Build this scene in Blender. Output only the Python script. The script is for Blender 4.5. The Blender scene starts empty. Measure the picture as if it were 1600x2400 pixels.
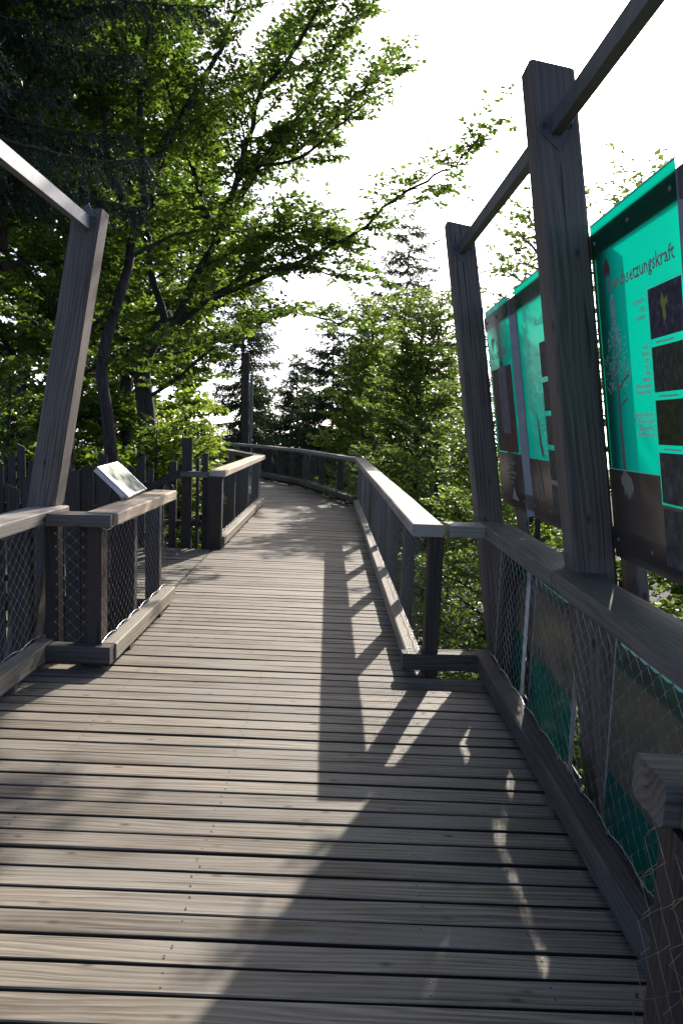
import bpy, math, random
import numpy as np
from mathutils import Vector, Matrix

R = math.radians
random.seed(7)
rng = np.random.default_rng(11)
scn = bpy.context.scene
COL = scn.collection

# ------------------------------------------------------------------ camera
cam_d = bpy.data.cameras.new("camera")
cam_d.sensor_fit = 'VERTICAL'
cam_d.sensor_height = 36.0
cam_d.sensor_width = 24.0
cam_d.lens = 26.25
cam_d.clip_start = 0.05
cam_d.clip_end = 9000
cam = bpy.data.objects.new("camera", cam_d)
COL.objects.link(cam)
cam.matrix_world = (Matrix.Translation((0, 0, 1.70)) @ Matrix.Rotation(R(90 - 6.4), 4, 'X')
                    @ Matrix.Rotation(R(2.2), 4, 'Z'))
scn.camera = cam

# ------------------------------------------------------------------ sky, sun, exposure
SUN_EL, SUN_AZ = 29.5, 17.0           # azimuth measured from +Y towards +X
world = bpy.data.worlds.new("World")
scn.world = world
world.use_nodes = True
wn = world.node_tree
wn.nodes.clear()
w_out = wn.nodes.new("ShaderNodeOutputWorld")
w_bg = wn.nodes.new("ShaderNodeBackground")
w_sky = wn.nodes.new("ShaderNodeTexSky")
w_sky.sky_type = 'NISHITA'
w_sky.sun_disc = False
w_sky.sun_elevation = R(SUN_EL)
w_sky.sun_rotation = R(SUN_AZ)
w_sky.altitude = 1500
w_sky.air_density = 0.25
w_sky.dust_density = 4.0
w_sky.ozone_density = 0.6
w_bg.inputs[1].default_value = 0.15
wn.links.new(w_sky.outputs[0], w_bg.inputs[0])
wn.links.new(w_bg.outputs[0], w_out.inputs[0])

sun_d = bpy.data.lights.new("sun", 'SUN')
sun_d.energy = 2.6
sun_d.angle = R(0.55)
sun_d.color = (1.0, 0.93, 0.84)
sun = bpy.data.objects.new("sun", sun_d)
COL.objects.link(sun)
S = Vector((math.sin(R(SUN_AZ)) * math.cos(R(SUN_EL)), math.cos(R(SUN_AZ)) * math.cos(R(SUN_EL)), math.sin(R(SUN_EL))))
sun.rotation_euler = S.to_track_quat('Z', 'Y').to_euler()

scn.view_settings.view_transform = 'Standard'
scn.view_settings.look = 'None'
scn.view_settings.gamma = 1.0
scn.view_settings.use_curve_mapping = False
scn.view_settings.exposure = 1.55
scn.render.engine = 'CYCLES'
scn.cycles.use_denoising = True
scn.cycles.max_bounces = 8
scn.cycles.transparent_max_bounces = 8


# ------------------------------------------------------------------ helpers
def put(o, parent=None):
    COL.objects.link(o)
    if parent is not None:
        o.parent = parent
    return o


def tag(o, label=None, cat=None, group=None, kind=None):
    if label: o['label'] = label
    if cat: o['category'] = cat
    if group: o['group'] = group
    if kind: o['kind'] = kind
    return o


def empty(name, loc=(0, 0, 0)):
    o = bpy.data.objects.new(name, None)
    o.empty_display_size = 0.1
    o.location = loc
    COL.objects.link(o)
    return o


def loc_of(parent):
    m = Matrix.Identity(4)
    while parent is not None:
        m = parent.matrix_basis @ m
        parent = parent.parent
    return m


def mesh_from(name, verts, faces, mat=None, smooth=False):
    me = bpy.data.meshes.new(name)
    me.from_pydata([tuple(v) for v in verts], [], faces)
    me.update()
    if mat is not None:
        for m in (mat if isinstance(mat, (list, tuple)) else [mat]):
            me.materials.append(m)
    if smooth:
        me.polygons.foreach_set("use_smooth", [True] * len(me.polygons))
    return me


def np_mesh(name, V, F, mat=None, smooth=False, tone=None):
    """V (n,3), F (m,k) with constant k"""
    V = np.asarray(V, dtype=np.float32)
    F = np.asarray(F, dtype=np.int32)
    me = bpy.data.meshes.new(name)
    k = F.shape[1]
    me.vertices.add(len(V))
    me.vertices.foreach_set("co", V.ravel())
    me.loops.add(F.size)
    me.loops.foreach_set("vertex_index", F.ravel())
    me.polygons.add(len(F))
    me.polygons.foreach_set("loop_start", np.arange(0, F.size, k, dtype=np.int32))
    if tone is not None:
        at = me.attributes.new("tone", 'FLOAT', 'FACE')
        at.data.foreach_set("value", np.asarray(tone, dtype=np.float32))
    if smooth:
        me.polygons.foreach_set("use_smooth", np.ones(len(F), dtype=bool))
    me.update(calc_edges=True)
    me.validate()
    if mat is not None:
        for m in (mat if isinstance(mat, (list, tuple)) else [mat]):
            me.materials.append(m)
    return me


def obj(name, me, parent=None, mw=None):
    """link mesh me as object; mw = its world matrix"""
    o = bpy.data.objects.new(name, me)
    COL.objects.link(o)
    if parent is not None:
        o.parent = parent
    if mw is not None:
        if parent is not None:
            mw = loc_of(parent).inverted() @ mw
        o.matrix_basis = mw
    return o


def frame(p0, p1, up=(0, 0, 1)):
    """matrix with local X along p0->p1 centred between them, local Z close to up"""
    p0, p1 = Vector(p0), Vector(p1)
    x = (p1 - p0).normalized()
    z = Vector(up)
    z = (z - x * z.dot(x)).normalized()
    y = z.cross(x)
    m = Matrix((x, y, z)).transposed().to_4x4()
    m.translation = (p0 + p1) / 2
    return m


def timber_mesh(name, L, W, H, mat, ch=0.006, segs=4, jit=0.0015, lower=True):
    """chamfered timber, grain along local X; slightly wavy"""
    hw, hh = W / 2, H / 2
    if lower:
        sec = [(-hw + ch, -hh), (hw - ch, -hh), (hw, -hh + ch), (hw, hh - ch), (hw - ch, hh), (-hw + ch, hh), (-hw, hh - ch), (-hw, -hh + ch)]
    else:
        sec = [(-hw, -hh), (hw, -hh), (hw, hh - ch), (hw - ch, hh), (-hw + ch, hh), (-hw, hh - ch)]
    n = len(sec)
    V, F = [], []
    for i in range(segs + 1):
        x = -L / 2 + L * i / segs
        if 0 < i < segs:
            x += random.uniform(-.3, .3) * L / segs
        dy, dz = random.uniform(-jit, jit), random.uniform(-jit, jit)
        for (a, b) in sec:
            V.append((x, a + dy + random.uniform(-jit, jit) * .7, b + dz * .6 + random.uniform(-jit, jit) * .4))
    for i in range(segs):
        for j in range(n):
            a, b = i * n + j, i * n + (j + 1) % n
            F.append((a, b, b + n, a + n))
    F.append(tuple(range(n))[::-1])
    F.append(tuple(range(segs * n, segs * n + n)))
    for k, f in enumerate(F):
        F[k] = f[::-1]
    return mesh_from(name, V, F, mat)


def timber(name, p0, p1, W, H, mat, parent=None, up=(0, 0, 1), ch=0.006, segs=4, jit=0.0015):
    L = (Vector(p1) - Vector(p0)).length
    return obj(name, timber_mesh(name, L, W, H, mat, ch, segs, jit), parent, frame(p0, p1, up))


def box_mesh(name, sx, sy, sz, mat, ch=0.0):
    return timber_mesh(name, sx, sy, sz, mat, ch or min(sy, sz) * .08, 1, 0)


def ring_frames(pts):
    pts = np.asarray(pts, float)
    t = np.gradient(pts, axis=0)
    t /= np.linalg.norm(t, axis=1, keepdims=True) + 1e-9
    ref = np.array([0, 0, 1.0]) if abs(t[0][2]) < .9 else np.array([1.0, 0, 0])
    u = np.cross(t, ref)
    u /= np.linalg.norm(u, axis=1, keepdims=True) + 1e-9
    v = np.cross(t, u)
    return pts, u, v


def tube_vf(pts, rad, n, base=0):
    pts, u, v = ring_frames(pts)
    rad = np.broadcast_to(np.asarray(rad, float), (len(pts),))
    a = np.arange(n) * 2 * math.pi / n
    V = (pts[:, None, :] + rad[:, None, None] * (np.cos(a)[None, :, None] * u[:, None, :] + np.sin(a)[None, :, None] * v[:, None, :])).reshape(-1, 3)
    m = len(pts)
    i = np.arange(m - 1)[:, None] * n
    j = np.arange(n)[None, :]
    k = (np.arange(n)[None, :] + 1) % n
    F = np.stack([i + j, i + k, i + k + n, i + j + n], -1).reshape(-1, 4) + base
    return V, F


def smooth_path(pts, per=4):
    """Catmull-Rom resample"""
    P = [np.asarray(p, float) for p in pts]
    P = [2 * P[0] - P[1]] + P + [2 * P[-1] - P[-2]]
    out = []
    for i in range(1, len(P) - 2):
        for k in range(per):
            t = k / per
            a, b, c, d = P[i - 1], P[i], P[i + 1], P[i + 2]
            out.append(.5 * ((2 * b) + (-a + c) * t + (2 * a - 5 * b + 4 * c - d) * t * t + (-a + 3 * b - 3 * c + d) * t ** 3))
    out.append(P[-2])
    return np.array(out)


def tube(name, pts, rad, mat, parent=None, n=6):
    V, F = tube_vf(pts, rad, n)
    me = np_mesh(name, V, F, mat, smooth=True)
    o = obj(name, me, None)
    if parent is not None:
        o.parent = parent
        o.matrix_basis = loc_of(parent).inverted()
    return o


# ------------------------------------------------------------------ materials
def new_mat(name):
    m = bpy.data.materials.new(name)
    m.use_nodes = True
    nt = m.node_tree
    nt.nodes.clear()
    out = nt.nodes.new("ShaderNodeOutputMaterial")
    return m, nt, out


def N(nt, t, **kw):
    n = nt.nodes.new(t)
    for k, v in kw.items():
        if k.startswith("i_"):
            key = k[2:]
            n.inputs[int(key) if key.isdigit() else key].default_value = v
        else:
            setattr(n, k, v)
    return n


def lk(nt, a, b):
    nt.links.new(a, b)


def ramp(nt, stops):
    r = nt.nodes.new("ShaderNodeValToRGB")
    el = r.color_ramp.elements
    while len(el) > 1: el.remove(el[-1])
    el[0].position = stops[0][0]; el[0].color = (*stops[0][1], 1)
    for p, c in stops[1:]:
        e = el.new(p); e.color = (*c, 1)
    return r


def wood(name, light, dark, contrast=1.0, grey=None, moss=0.0, rough=.72, tonevar=.22, knot=True, spec=.35):
    m, nt, out = new_mat(name)
    tc = N(nt, "ShaderNodeTexCoord")
    oi = N(nt, "ShaderNodeObjectInfo")
    off = N(nt, "ShaderNodeVectorMath", operation='SCALE')
    comb = N(nt, "ShaderNodeCombineXYZ")
    r1 = N(nt, "ShaderNodeMath", operation='MULTIPLY', i_1=37.0)
    r2 = N(nt, "ShaderNodeMath", operation='MULTIPLY', i_1=11.3)
    lk(nt, oi.outputs["Random"], r1.inputs[0]); lk(nt, oi.outputs["Random"], r2.inputs[0])
    lk(nt, r1.outputs[0], comb.inputs[0]); lk(nt, r2.outputs[0], comb.inputs[1]); lk(nt, r2.outputs[0], comb.inputs[2])
    add = N(nt, "ShaderNodeVectorMath", operation='ADD')
    lk(nt, tc.outputs["Object"], add.inputs[0]); lk(nt, comb.outputs[0], add.inputs[1])

    def scaled(sx, sy, sz):
        mp = N(nt, "ShaderNodeMapping")
        mp.inputs["Scale"].default_value = (sx, sy, sz)
        lk(nt, add.outputs[0], mp.inputs["Vector"])
        return mp.outputs[0]
    # slow swirl for cathedral figure
    n1 = N(nt, "ShaderNodeTexNoise", i_Scale=1.0, i_Detail=2.0)
    lk(nt, scaled(.7, 5, 5), n1.inputs["Vector"])
    sep = N(nt, "ShaderNodeSeparateXYZ"); lk(nt, add.outputs[0], sep.inputs[0])
    yz = N(nt, "ShaderNodeMath", operation='ADD'); lk(nt, sep.outputs[1], yz.inputs[0]); lk(nt, sep.outputs[2], yz.inputs[1])
    a = N(nt, "ShaderNodeMath", operation='MULTIPLY', i_1=230.0); lk(nt, yz.outputs[0], a.inputs[0])
    b = N(nt, "ShaderNodeMath", operation='MULTIPLY', i_1=34.0); lk(nt, n1.outputs["Fac"], b.inputs[0])
    c = N(nt, "ShaderNodeMath", operation='ADD'); lk(nt, a.outputs[0], c.inputs[0]); lk(nt, b.outputs[0], c.inputs[1])
    s = N(nt, "ShaderNodeMath", operation='SINE'); lk(nt, c.outputs[0], s.inputs[0])
    s2 = N(nt, "ShaderNodeMath", operation='MULTIPLY_ADD', i_1=.5, i_2=.5); lk(nt, s.outputs[0], s2.inputs[0])
    # fibre streaks
    n2 = N(nt, "ShaderNodeTexNoise", i_Scale=1.0, i_Detail=6.0, i_Roughness=.65)
    lk(nt, scaled(3.0, 110, 110), n2.inputs["Vector"])
    n3 = N(nt, "ShaderNodeTexNoise", i_Scale=1.0, i_Detail=4.0)
    lk(nt, scaled(1.1, 9, 9), n3.inputs["Vector"])
    g1 = N(nt, "ShaderNodeMath", operation='MULTIPLY', i_1=.15); lk(nt, s2.outputs[0], g1.inputs[0])
    g2 = N(nt, "ShaderNodeMath", operation='MULTIPLY_ADD', i_1=.55); lk(nt, n2.outputs["Fac"], g2.inputs[0]); lk(nt, g1.outputs[0], g2.inputs[2])
    g3 = N(nt, "ShaderNodeMath", operation='MULTIPLY_ADD', i_1=.5); lk(nt, n3.outputs["Fac"], g3.inputs[0]); lk(nt, g2.outputs[0], g3.inputs[2])
    lo, hi = .60 - .15 / contrast, .60 + .14 / contrast
    rp = ramp(nt, [(max(0, lo), dark), (min(1, hi), light)])
    lk(nt, g3.outputs[0], rp.inputs[0])
    col = rp.outputs[0]
    # board to board tone
    hsv = N(nt, "ShaderNodeHueSaturation", i_Saturation=1.0)
    tv = N(nt, "ShaderNodeMath", operation='MULTIPLY_ADD', i_1=tonevar * 2, i_2=1 - tonevar); lk(nt, oi.outputs["Random"], tv.inputs[0])
    lk(nt, tv.outputs[0], hsv.inputs["Value"]); lk(nt, col, hsv.inputs["Color"])
    col = hsv.outputs[0]
    # thin late-wood lines, stronger in some places than in others
    cl = N(nt, "ShaderNodeMath", operation='MULTIPLY', i_1=1.9); lk(nt, c.outputs[0], cl.inputs[0])
    sl = N(nt, "ShaderNodeMath", operation='SINE'); lk(nt, cl.outputs[0], sl.inputs[0])
    sl2 = N(nt, "ShaderNodeMath", operation='MULTIPLY_ADD', i_1=.5, i_2=.5); lk(nt, sl.outputs[0], sl2.inputs[0])
    pw = N(nt, "ShaderNodeMath", operation='POWER', i_1=5.0); lk(nt, sl2.outputs[0], pw.inputs[0])
    nm = N(nt, "ShaderNodeTexNoise", i_Scale=1.0, i_Detail=3.0); lk(nt, scaled(1.4, 16, 16), nm.inputs["Vector"])
    rm_ = ramp(nt, [(.40, (0, 0, 0)), (.62, (.8, .8, .8))]); lk(nt, nm.outputs["Fac"], rm_.inputs[0])
    ml = N(nt, "ShaderNodeMath", operation='MULTIPLY'); lk(nt, pw.outputs[0], ml.inputs[0]); lk(nt, rm_.outputs[0], ml.inputs[1])
    mxl = N(nt, "ShaderNodeMixRGB", i_2=(dark[0] * .72, dark[1] * .60, dark[2] * .52, 1)); lk(nt, ml.outputs[0], mxl.inputs[0]); lk(nt, col, mxl.inputs[1])
    col = mxl.outputs[0]
    if grey is not None:   # blotchy weathering
        n4 = N(nt, "ShaderNodeTexNoise", i_Scale=1.0, i_Detail=5.0, i_Roughness=.6)
        lk(nt, scaled(1.6, 5, 5), n4.inputs["Vector"])
        rr = ramp(nt, [(.42, (0, 0, 0)), (.66, (.75, .75, .75))]); lk(nt, n4.outputs["Fac"], rr.inputs[0])
        mx = N(nt, "ShaderNodeMixRGB", i_2=(*grey, 1)); lk(nt, rr.outputs[0], mx.inputs[0]); lk(nt, col, mx.inputs[1])
        col = mx.outputs[0]
    if moss > 0:
        n5 = N(nt, "ShaderNodeTexNoise", i_Scale=1.0, i_Detail=6.0, i_Roughness=.7)
        lk(nt, scaled(2.2, 6, 6), n5.inputs["Vector"])
        rr = ramp(nt, [(.52, (0, 0, 0)), (.74, (moss, moss, moss))]); lk(nt, n5.outputs["Fac"], rr.inputs[0])
        mx = N(nt, "ShaderNodeMixRGB", i_2=(.09, .10, .035, 1)); lk(nt, rr.outputs[0], mx.inputs[0]); lk(nt, col, mx.inputs[1])
        col = mx.outputs[0]
    if knot:
        vo = N(nt, "ShaderNodeTexVoronoi", i_Scale=1.0); vo.feature = 'F1'
        lk(nt, scaled(4.2, 10, 10), vo.inputs["Vector"])
        kr = ramp(nt, [(.055, (1, 1, 1)), (.085, (.45, .45, .45)), (.12, (.25, .25, .25)), (.15, (0, 0, 0))]); lk(nt, vo.outputs["Distance"], kr.inputs[0])
        km = N(nt, "ShaderNodeMath", operation='MULTIPLY', i_1=.8); lk(nt, kr.outputs[0], km.inputs[0])
        mx = N(nt, "ShaderNodeMixRGB", i_2=(dark[0] * .42, dark[1] * .38, dark[2] * .34, 1)); lk(nt, km.outputs[0], mx.inputs[0]); lk(nt, col, mx.inputs[1])
        col = mx.outputs[0]
        # drying cracks
        n6 = N(nt, "ShaderNodeTexNoise", i_Scale=1.0, i_Detail=3.0)
        lk(nt, scaled(.9, 34, 34), n6.inputs["Vector"])
        cr = ramp(nt, [(.31, (1, 1, 1)), (.335, (0, 0, 0))]); lk(nt, n6.outputs["Fac"], cr.inputs[0])
        cm = N(nt, "ShaderNodeMath", operation='MULTIPLY', i_1=.75); lk(nt, cr.outputs[0], cm.inputs[0])
        mx = N(nt, "ShaderNodeMixRGB", i_2=(dark[0] * .3, dark[1] * .3, dark[2] * .3, 1)); lk(nt, cm.outputs[0], mx.inputs[0]); lk(nt, col, mx.inputs[1])
        col = mx.outputs[0]
    p = N(nt, "ShaderNodeBsdfPrincipled", i_Roughness=rough)
    p.inputs["Specular IOR Level"].default_value = spec
    bm = N(nt, "ShaderNodeBump", i_Strength=.35, i_Distance=.004)
    lk(nt, g3.outputs[0], bm.inputs["Height"]); lk(nt, bm.outputs[0], p.inputs["Normal"])
    lk(nt, col, p.inputs["Base Color"]); lk(nt, p.outputs[0], out.inputs[0])
    return m


def plain(name, col, rough=.5, metal=0.0, spec=.5, noise=0.0, nscale=20, bump=0.0, stretch=None):
    m, nt, out = new_mat(name)
    p = N(nt, "ShaderNodeBsdfPrincipled", i_Roughness=rough, i_Metallic=metal)
    p.inputs["Specular IOR Level"].default_value = spec
    tc = N(nt, "ShaderNodeTexCoord")
    n = N(nt, "ShaderNodeTexNoise", i_Scale=nscale, i_Detail=5.0)
    if stretch:
        mp = N(nt, "ShaderNodeMapping"); mp.inputs["Scale"].default_value = stretch
        lk(nt, tc.outputs["Object"], mp.inputs[0]); lk(nt, mp.outputs[0], n.inputs["Vector"])
    else:
        lk(nt, tc.outputs["Object"], n.inputs["Vector"])
    lo = tuple(c * (1 - noise) for c in col); hi = tuple(min(1, c * (1 + noise)) for c in col)
    r = ramp(nt, [(.35, lo), (.65, hi)]); lk(nt, n.outputs["Fac"], r.inputs[0]); lk(nt, r.outputs[0], p.inputs["Base Color"])
    if bump:
        b = N(nt, "ShaderNodeBump", i_Strength=bump, i_Distance=.01); lk(nt, n.outputs["Fac"], b.inputs["Height"]); lk(nt, b.outputs[0], p.inputs["Normal"])
    lk(nt, p.outputs[0], out.inputs[0])
    return m


def leaf_mat(name, refl_a, refl_b, trans_a, trans_b, mixf=.5, rough=.42, spec=.4):
    m, nt, out = new_mat(name)
    at = N(nt, "ShaderNodeAttribute"); at.attribute_name = "tone"
    ra = ramp(nt, [(0, refl_a), (1, refl_b)]); lk(nt, at.outputs["Fac"], ra.inputs[0])
    rb = ramp(nt, [(0, trans_a), (1, trans_b)]); lk(nt, at.outputs["Fac"], rb.inputs[0])
    p = N(nt, "ShaderNodeBsdfPrincipled", i_Roughness=rough)
    p.inputs["Specular IOR Level"].default_value = spec
    lk(nt, ra.outputs[0], p.inputs["Base Color"])
    t = N(nt, "ShaderNodeBsdfTranslucent"); lk(nt, rb.outputs[0], t.inputs[0])
    mx = N(nt, "ShaderNodeMixShader", i_0=mixf)
    lk(nt, p.outputs[0], mx.inputs[1]); lk(nt, t.outputs[0], mx.inputs[2]); lk(nt, mx.outputs[0], out.inputs[0])
    return m


def sheet_mat(name, col, tcol, fac=.6, rough=.25, spec=.5, noise=0.0):
    """thin translucent plastic sign sheet"""
    m, nt, out = new_mat(name)
    p = N(nt, "ShaderNodeBsdfPrincipled", i_Roughness=rough)
    p.inputs["Specular IOR Level"].default_value = spec
    p.inputs["Base Color"].default_value = (*col, 1)
    t = N(nt, "ShaderNodeBsdfTranslucent"); t.inputs[0].default_value = (*tcol, 1)
    mx = N(nt, "ShaderNodeMixShader", i_0=fac)
    lk(nt, p.outputs[0], mx.inputs[1]); lk(nt, t.outputs[0], mx.inputs[2]); lk(nt, mx.outputs[0], out.inputs[0])
    return m


def photo_mat(name, stops, scale, stretch=(1, 1, 1), detail=6, fac=.15):
    """printed photograph: mottled ink colours"""
    m, nt, out = new_mat(name)
    tc = N(nt, "ShaderNodeTexCoord"); mp = N(nt, "ShaderNodeMapping"); mp.inputs["Scale"].default_value = stretch
    n = N(nt, "ShaderNodeTexNoise", i_Scale=scale, i_Detail=detail, i_Roughness=.65)
    lk(nt, tc.outputs["Object"], mp.inputs[0]); lk(nt, mp.outputs[0], n.inputs["Vector"])
    r = ramp(nt, stops); lk(nt, n.outputs["Fac"], r.inputs[0])
    p = N(nt, "ShaderNodeBsdfPrincipled", i_Roughness=.6); lk(nt, r.outputs[0], p.inputs["Base Color"]); p.inputs["Specular IOR Level"].default_value = .15
    lk(nt, p.outputs[0], out.inputs[0])
    return m


M = {}
M['deck'] = wood('deck_boards', (.325, .285, .222), (.128, .102, .074), 1.2, grey=(.25, .23, .195), moss=.25, tonevar=.27)
M['deck_edge'] = wood('gap_shade_board_edge', (.06, .05, .04), (.028, .023, .018), 1.0, tonevar=.1, knot=False)  # board sides: shade of the gaps put into the colour
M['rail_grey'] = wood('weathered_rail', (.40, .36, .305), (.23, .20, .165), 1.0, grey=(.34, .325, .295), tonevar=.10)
M['rail_dark'] = wood('shaded_weathered_rail', (.175, .155, .132), (.072, .06, .05), 1.0, grey=(.14, .13, .118), tonevar=.08)  # darker copy of the weathered rail, with shade put into its colour
M['rail_new'] = wood('fresh_rail', (.62, .52, .39), (.44, .34, .235), .9, tonevar=.05)
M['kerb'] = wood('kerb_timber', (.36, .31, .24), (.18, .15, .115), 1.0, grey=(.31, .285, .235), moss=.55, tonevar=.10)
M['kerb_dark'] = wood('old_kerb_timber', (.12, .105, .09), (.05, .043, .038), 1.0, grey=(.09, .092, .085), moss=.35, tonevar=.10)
M['post'] = wood('brown_post', (.070, .050, .037), (.025, .018, .014), 1.0, grey=(.052, .044, .038), tonevar=.14)
M['tall'] = wood('leaning_post_timber', (.185, .150, .122), (.062, .048, .039), 1.0, grey=(.128, .113, .10), tonevar=.08)
M['picket'] = wood('picket_timber', (.074, .058, .047), (.026, .02, .016), 1.0, grey=(.056, .049, .043), tonevar=.3)
M['joist'] = wood('joist_timber', (.17, .13, .09), (.09, .07, .05), 1.0)
M['steel'] = plain('galvanised_steel', (.21, .215, .22), .6, .25, noise=.12, nscale=14)
M['steel_dull'] = plain('dull_steel', (.10, .10, .10), .6, .4, noise=.15, nscale=14)
M['steel_pale'] = plain('pale_steel', (.55, .55, .55), .45, .55, noise=.08, nscale=10)
M['steel_mid'] = plain('painted_steel', (.24, .24, .24), .55, .2, noise=.08, nscale=10)
M['wire'] = plain('stainless_wire', (.40, .40, .41), .28, 1.0)
M['screw'] = plain('screw_steel', (.07, .068, .066), .45, .6)
M['bark'] = plain('bark', (.036, .030, .025), .9, noise=.45, nscale=9, bump=.5, stretch=(3, 3, .6))
M['bark_spruce'] = plain('spruce_bark', (.075, .052, .040), .9, noise=.45, nscale=10, bump=.5, stretch=(3, 3, .6))
M['leaf'] = leaf_mat('beech_leaf', (.022, .045, .010), (.050, .085, .018), (.085, .18, .016), (.29, .43, .045), .52)
M['leaf_light'] = leaf_mat('young_leaf', (.035, .065, .014), (.075, .115, .022), (.14, .26, .020), (.44, .56, .06), .54)
M['leaf_far'] = leaf_mat('mixed_leaf', (.030, .056, .016), (.066, .100, .026), (.12, .22, .030), (.34, .45, .07), .52)
M['needle'] = leaf_mat('spruce_needle', (.030, .052, .028), (.058, .088, .044), (.07, .12, .04), (.14, .20, .07), .38, rough=.5)
M['needle_fir'] = leaf_mat('fir_needle', (.014, .032, .020), (.034, .060, .034), (.025, .055, .025), (.06, .11, .045), .28, rough=.5)
M['lichen'] = plain('hanging_lichen', (.10, .10, .075), .9, noise=.3)
M['green'] = sheet_mat('green_sign_sheet', (.010, .11, .075), (.0, .56, .36), .66)
M['brown'] = sheet_mat('brown_sign_sheet', (.078, .062, .050), (.06, .048, .038), .25)
M['olive'] = sheet_mat('olive_sign_sheet', (.085, .088, .066), (.05, .055, .036), .35)
M['teal'] = sheet_mat('teal_sign_sheet', (.008, .055, .047), (.0, .05, .04), .45)
M['teal_dark'] = sheet_mat('dark_teal_sign_sheet', (.008, .045, .04), (.0, .06, .05), .5)
M['ink_dark'] = plain('dark_ink', (.25, .22, .235), .45)
M['ink_brown'] = plain('brown_ink', (.11, .045, .045), .45, noise=.25, nscale=60)
M['ink_light'] = plain('pale_ink', (.60, .72, .65), .45)
M['ink_pale_green'] = plain('pale_green_ink', (.32, .76, .60), .45)
M['ink_trunk'] = plain('trunk_ink', (.17, .155, .115), .45, noise=.2, nscale=40)
M['ink_root'] = plain('root_ink', (.24, .22, .17), .45, noise=.15, nscale=40)
M['ink_grey'] = plain('grey_ink', (.33, .32, .29), .5)


# ------------------------------------------------------------------ terrain
def build_ground():
    n = 90
    s = np.linspace(-1, 1, n)
    g = np.sign(s) * np.abs(s) ** 2.6 * 4500
    X, Y = np.meshgrid(g, g + 12)
    d = np.hypot(X, Y - 10)
    Z = -7.2 - 0.10 * np.clip(Y, -20, 60) + 0.9 * np.sin(X * .13 + 1) * np.cos(Y * .11)
    Z -= 170 * (1 - np.exp(-np.clip(d - 45, 0, None) / 260.0))
    V = np.stack([X, Y, Z], -1).reshape(-1, 3)
    i, j = np.meshgrid(np.arange(n - 1), np.arange(n - 1))
    a = (j * n + i).ravel()
    F = np.stack([a, a + 1, a + n + 1, a + n], -1)
    m, nt, out = new_mat('forest_floor')
    tc = N(nt, "ShaderNodeTexCoord")
    n1 = N(nt, "ShaderNodeTexNoise", i_Scale=.6, i_Detail=8.0); lk(nt, tc.outputs["Object"], n1.inputs["Vector"])
    r = ramp(nt, [(.35, (.035, .028, .018)), (.55, (.055, .055, .025)), (.7, (.03, .055, .016))]); lk(nt, n1.outputs["Fac"], r.inputs[0])
    p = N(nt, "ShaderNodeBsdfPrincipled", i_Roughness=.95); lk(nt, r.outputs[0], p.inputs["Base Color"]); lk(nt, p.outputs[0], out.inputs[0])
    o = obj('forest_ground', np_mesh('forest_ground', V, F, m, smooth=True))
    tag(o, 'dark forest floor far below the boardwalk', 'ground', kind='structure')


def ground_z(x, y):
    d = math.hypot(x, y - 10)
    z = -7.2 - 0.10 * min(60, max(-20, y)) + 0.9 * math.sin(x * .13 + 1) * math.cos(y * .11)
    return z - 170 * (1 - math.exp(-max(0, d - 45) / 260.0))


build_ground()

# ------------------------------------------------------------------ deck
PITCH = 0.1245
Y_FRONT, Y_JOG, Y_NEARJOG, Y_BEND = -1.2, 5.03, 1.40, 16.3
TH = 0.045


def main_left(y): return -1.51 - .0134 * (y - 4.9)


def main_right(y): return .49 - .0217 * (y - 5.0)


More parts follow.
